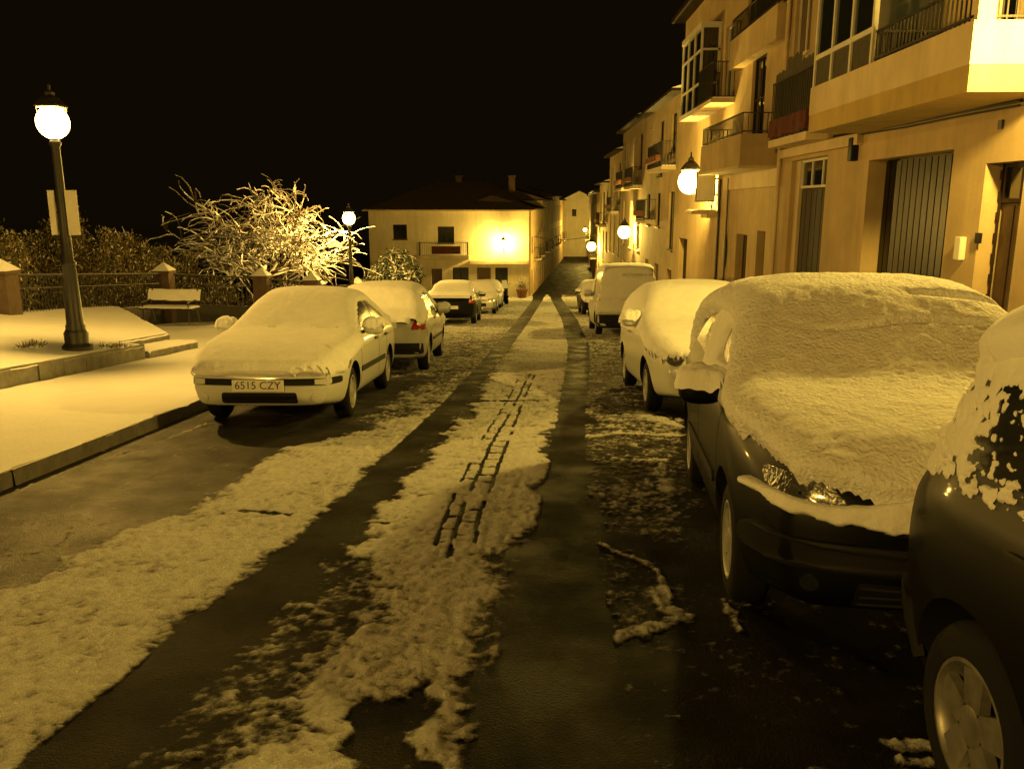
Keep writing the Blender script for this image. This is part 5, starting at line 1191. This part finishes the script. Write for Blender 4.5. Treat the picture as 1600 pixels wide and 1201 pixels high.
# 7: white rounded small car beyond it
sp = dict(L=3.7, W=1.66, H=1.50, r=.30, fa=.68, ra=3.0, tum=.20, ft=.24, bf=.16, rim='hubcap', spokes=6, sig=.08,
          top=[(0,.74),(.12,.84),(.45,.94),(.95,1.04),(1.1,1.10),(1.7,1.44),(2.1,1.50),(2.8,1.48),(3.3,1.36),(3.6,1.05),(3.7,.92)], belt=[(0,.70),(.6,.88),(1.1,.96),(3.3,1.0),(3.7,.90)])
c7 = Car('parked_car', 'white rounded small car with round headlamps, buried in smooth snow, on the right', sp, 2.20, 11.1, 'white_paint'); h = sp['L']/2
c7.glasshouse([[(1.25-h,1.02),(1.68-h,1.34),(2.15-h,1.41),(2.2-h,1.04)], [(2.28-h,1.04),(2.23-h,1.41),(2.8-h,1.38),(3.15-h,1.12)]], m='wetglass')
for sx in (-1, 1):
    c7.decal('headlight', 'front', [(sx*.56+.095*math.cos(a), .71+.105*math.sin(a)) for a in np.linspace(0, 2*math.pi, 20)[:-1]], M['darklens'], .02, 0, bulge=.03)
    c7.decal('fog_lamp', 'front', [(sx*.57+.055*math.cos(a), .52+.055*math.sin(a)) for a in np.linspace(0, 2*math.pi, 16)[:-1]], M['lens'], .012, 0, bulge=.01)
    c7.mirror(sx, 1.35-h, 1.06)
grillbars(c7, .30, .40, .40, 2, name='lower_grille'); c7.plate(.47, '')
for ax in ('left', 'right'): c7.decal('door_handle', ax, [(2.05-h,.86),(2.2-h,.86),(2.2-h,.89),(2.05-h,.89)], M['chrome'], .03, .01)
c7.snow('top', -.86, .86, -h-.08, h+.05, .022, .08, top_cover(.15, .42), seed=41, rough=.14, m='snow_fine')
c7.snow('left', -1.0, .9, .86, 1.48, .02, .04, lambda x, y, z, nx, ny, nz: .85*ss(.84, .98, z)-.5*np.exp(-(((y+.45)/.1)**2+((z-1.2)/.2)**2)), seed=42, rough=.4, m='snow_fine')

# 8: small van, rear towards the camera
sp = dict(L=4.1, W=1.72, H=1.93, r=.31, fa=.8, ra=3.3, tum=.13, ft=.14, rt=.04, br=.03, rim='hubcap', spokes=6, sig=.04,
          top=[(0,.78),(.5,.95),(1.05,1.10),(1.75,1.80),(2.1,1.92),(2.6,1.93),(4.0,1.92),(4.07,1.89),(4.1,1.82)], belt=[(0,.72),(1.0,1.0),(4.1,1.05)])
c8 = Car('parked_van', 'boxy small van with its rear doors plastered in snow, in the right row', sp, 2.68, 24.8, 'van_paint', rear_to_camera=True); h = sp['L']/2
c8.glasshouse([[(1.45-h,1.08),(1.85-h,1.55),(2.35-h,1.62),(2.35-h,1.10)]]); 
for sx in (-1, 1): c8.decal('tail_light', 'rear', [(sx*.70,.78),(sx*.80,.78),(sx*.79,1.05),(sx*.70,1.05)], M['redlens'], .012, .02); c8.mirror(sx, 1.4-h, 1.12)
c8.decal('rear_window', 'rear', [(-.62,1.18),(.62,1.18),(.58,1.55),(-.58,1.55)], M['wetglass'], .006, .04)
c8.decal('bumper', 'rear', [(-.84,.24),(.84,.24),(.84,.60),(-.84,.60)], M['plastic'], .03, .03)
c8.snow('top', -.9, .9, -h, h+.04, .035, .09, top_cover(.3, .6), seed=51)
c8.snow('rear', -.84, .84, .62, 1.88, .03, .05, lambda x, y, z, nx, ny, nz: .72-.45*np.exp(-(((z-1.68)/.05)**2+((x+.2)/.5)**2))-.3*ss(.72, .62, z)-.25*np.exp(-(((z-1.0)/.03)**2)), seed=52, rough=.3, m='snow_fine')
c8.snow('left', -h+.2, h-.1, .8, 1.86, .04, .04, lambda x, y, z, nx, ny, nz: .4+0*z, seed=53, rough=.5)
c9 = Car('parked_car', 'dark car beyond the van, its roof heaped with snow', sp3, 3.05, 37.5, 'dark_paint'); c9.glasshouse(side3); h = sp3['L']/2
for sx in (-1, 1): c9.decal('headlight', 'front', [(sx*.48,.56),(sx*.76,.58),(sx*.75,.68),(sx*.48,.66)], M['lens'], .010, .03); c9.mirror(sx, 1.55-h, 1.0)
grillbars(c9, .36, .50, .42, 3); c9.snow('top', -.85, .85, -h-.1, h, .04, .08, top_cover(.3, .6), seed=61)
c10 = Car('parked_car', 'farthest car of the right row, a snowy shape under the far wall lanterns', sp3, 3.4, 44.5, 'silver_paint'); c10.glasshouse(side3); c10.snow('top', -.85, .85, -h-.1, h, .045, .08, top_cover(.2, .5), seed=62)

# ------------------------------------------------------------------ SCOOTERS, PLANTER
def scooter(label, x, y, z, rz):
    t = thing('scooter', label, 'scooter', (x, y, z), rz, 'scooters parked by the houses')
    for wy in (-.62, .62):
        q = MB(); q.lathe([(.12, -.05), (.22, -.055), (.25, -.03), (.25, .03), (.22, .055), (.12, .05)], (0, wy, .25), 20, 'x'); q.build('wheel', M['rubber'], t, smooth=True)
    q = MB(); q.tube([(0, -.40, .35), (0, -.44, .8), (0, -.36, 1.0)], [.10, .13, .07], 8); q.tube([(0, -.4, .32), (0, .1, .26)], [.14, .17], 8); q.tube([(0, .1, .3), (0, .35, .55), (0, .72, .62)], [.15, .21, .12], 10); q.lathe([(.02, 0), (.16, .02), (.2, .12), (.05, .2)], (0, -.55, .42), 12); q.build('body', M['black_paint'], t, smooth=True)
    q = MB(); q.tube([(0, .0, .76), (0, .3, .80), (0, .62, .80)], [.12, .16, .10], 8); q.build('seat', M['plastic'], t, smooth=True)
    q = MB(); q.tube([(-.33, -.28, 1.04), (-.12, -.38, 1.02), (.12, -.38, 1.02), (.33, -.28, 1.04)], .02, 6); q.build('handlebar', M['iron'], t)
    uu, vv = np.meshgrid(np.linspace(-.22, .22, 12), np.linspace(0, 1, 10), indexing='ij'); grid_mesh('windshield', uu*(1-.25*vv), -.50+.16*vv+uu**2*.8, 1.0+.48*vv, M['snow_fine'], t)
    for s in (-1, 1):
        q = MB(); q.tube([(s*.25, -.32, 1.05), (s*.33, -.34, 1.28)], .008, 5); q.tube([(s*.33, -.355, 1.23), (s*.33, -.355, 1.34)], [.05, .05], 8); q.build('mirror', M['chrome'], t)
    q = MB(); q.box((-.2, .62, .82), (.2, .95, 1.1)); q.build('top_case', M['black_paint'], t, bevel=.04)
    q = MB(); q.box((-.19, .63, 1.102), (.19, .94, 1.17)); q.build('snow_cap', M['snow'], t, bevel=.03)
    return t
scooter('dark scooter with snowy windscreen parked in front of the end house', -1.75, 51.5, g(51.5)+.0, R(25))
yb_, _z = fp(1229, 428, 4.6)
scooter('scooter on the right pavement, only its mirror and handlebar showing over the snowy cars', 4.62, 14.6, g(14.6)+.15, R(200))
t = thing('planter', 'reddish planter at the corner of the end house', 'planter', (-.65, 62.8, g(62.8)))
q = MB(); q.lathe([(.30, 0), (.42, .55), (.46, .58), (.46, .66), (.36, .66)], k=14); q.build('pot', M['pot'], t, smooth=True)
q = MB(); rnd = random.Random(4)
for _ in range(300):
    p = Vector((rnd.gauss(0, .2), rnd.gauss(0, .2), .7+abs(rnd.gauss(.25, .22)))); u = Vector((rnd.gauss(0, 1), rnd.gauss(0, 1), rnd.gauss(0, 1))).normalized(); w = u.orthogonal().normalized(); q.quad(p-u*.07, p+w*.03, p+u*.07, p-w*.03)
q.build('foliage', M['leaf'], t)

# ------------------------------------------------------------------ WORLD, COLOUR
w = bpy.data.worlds.new('World'); sc.world = w; w.use_nodes = True; nt = w.node_tree; N = nt.nodes; L = nt.links
bg = N['Background']; tc = N.new('ShaderNodeTexCoord'); sx = N.new('ShaderNodeSeparateXYZ'); L.new(tc.outputs['Generated'], sx.inputs[0])
cr = N.new('ShaderNodeValToRGB'); cr.color_ramp.elements[0].position = 0; cr.color_ramp.elements[0].color = (.0040, .0024, .0005, 1)
cr.color_ramp.elements[1].position = .5; cr.color_ramp.elements[1].color = (.0046, .0029, .0006, 1)
L.new(sx.outputs['Z'], cr.inputs['Fac']); L.new(cr.outputs['Color'], bg.inputs['Color']); bg.inputs['Strength'].default_value = 1.
sc.view_settings.view_transform = 'Standard'; sc.view_settings.look = 'None'; sc.view_settings.gamma = 1; sc.view_settings.exposure = .12
try:
    sc.cycles.use_denoising = True; sc.cycles.use_light_tree = True; sc.cycles.sample_clamp_indirect = 4.; sc.cycles.max_bounces = 6; sc.cycles.transparent_max_bounces = 16
except Exception: pass
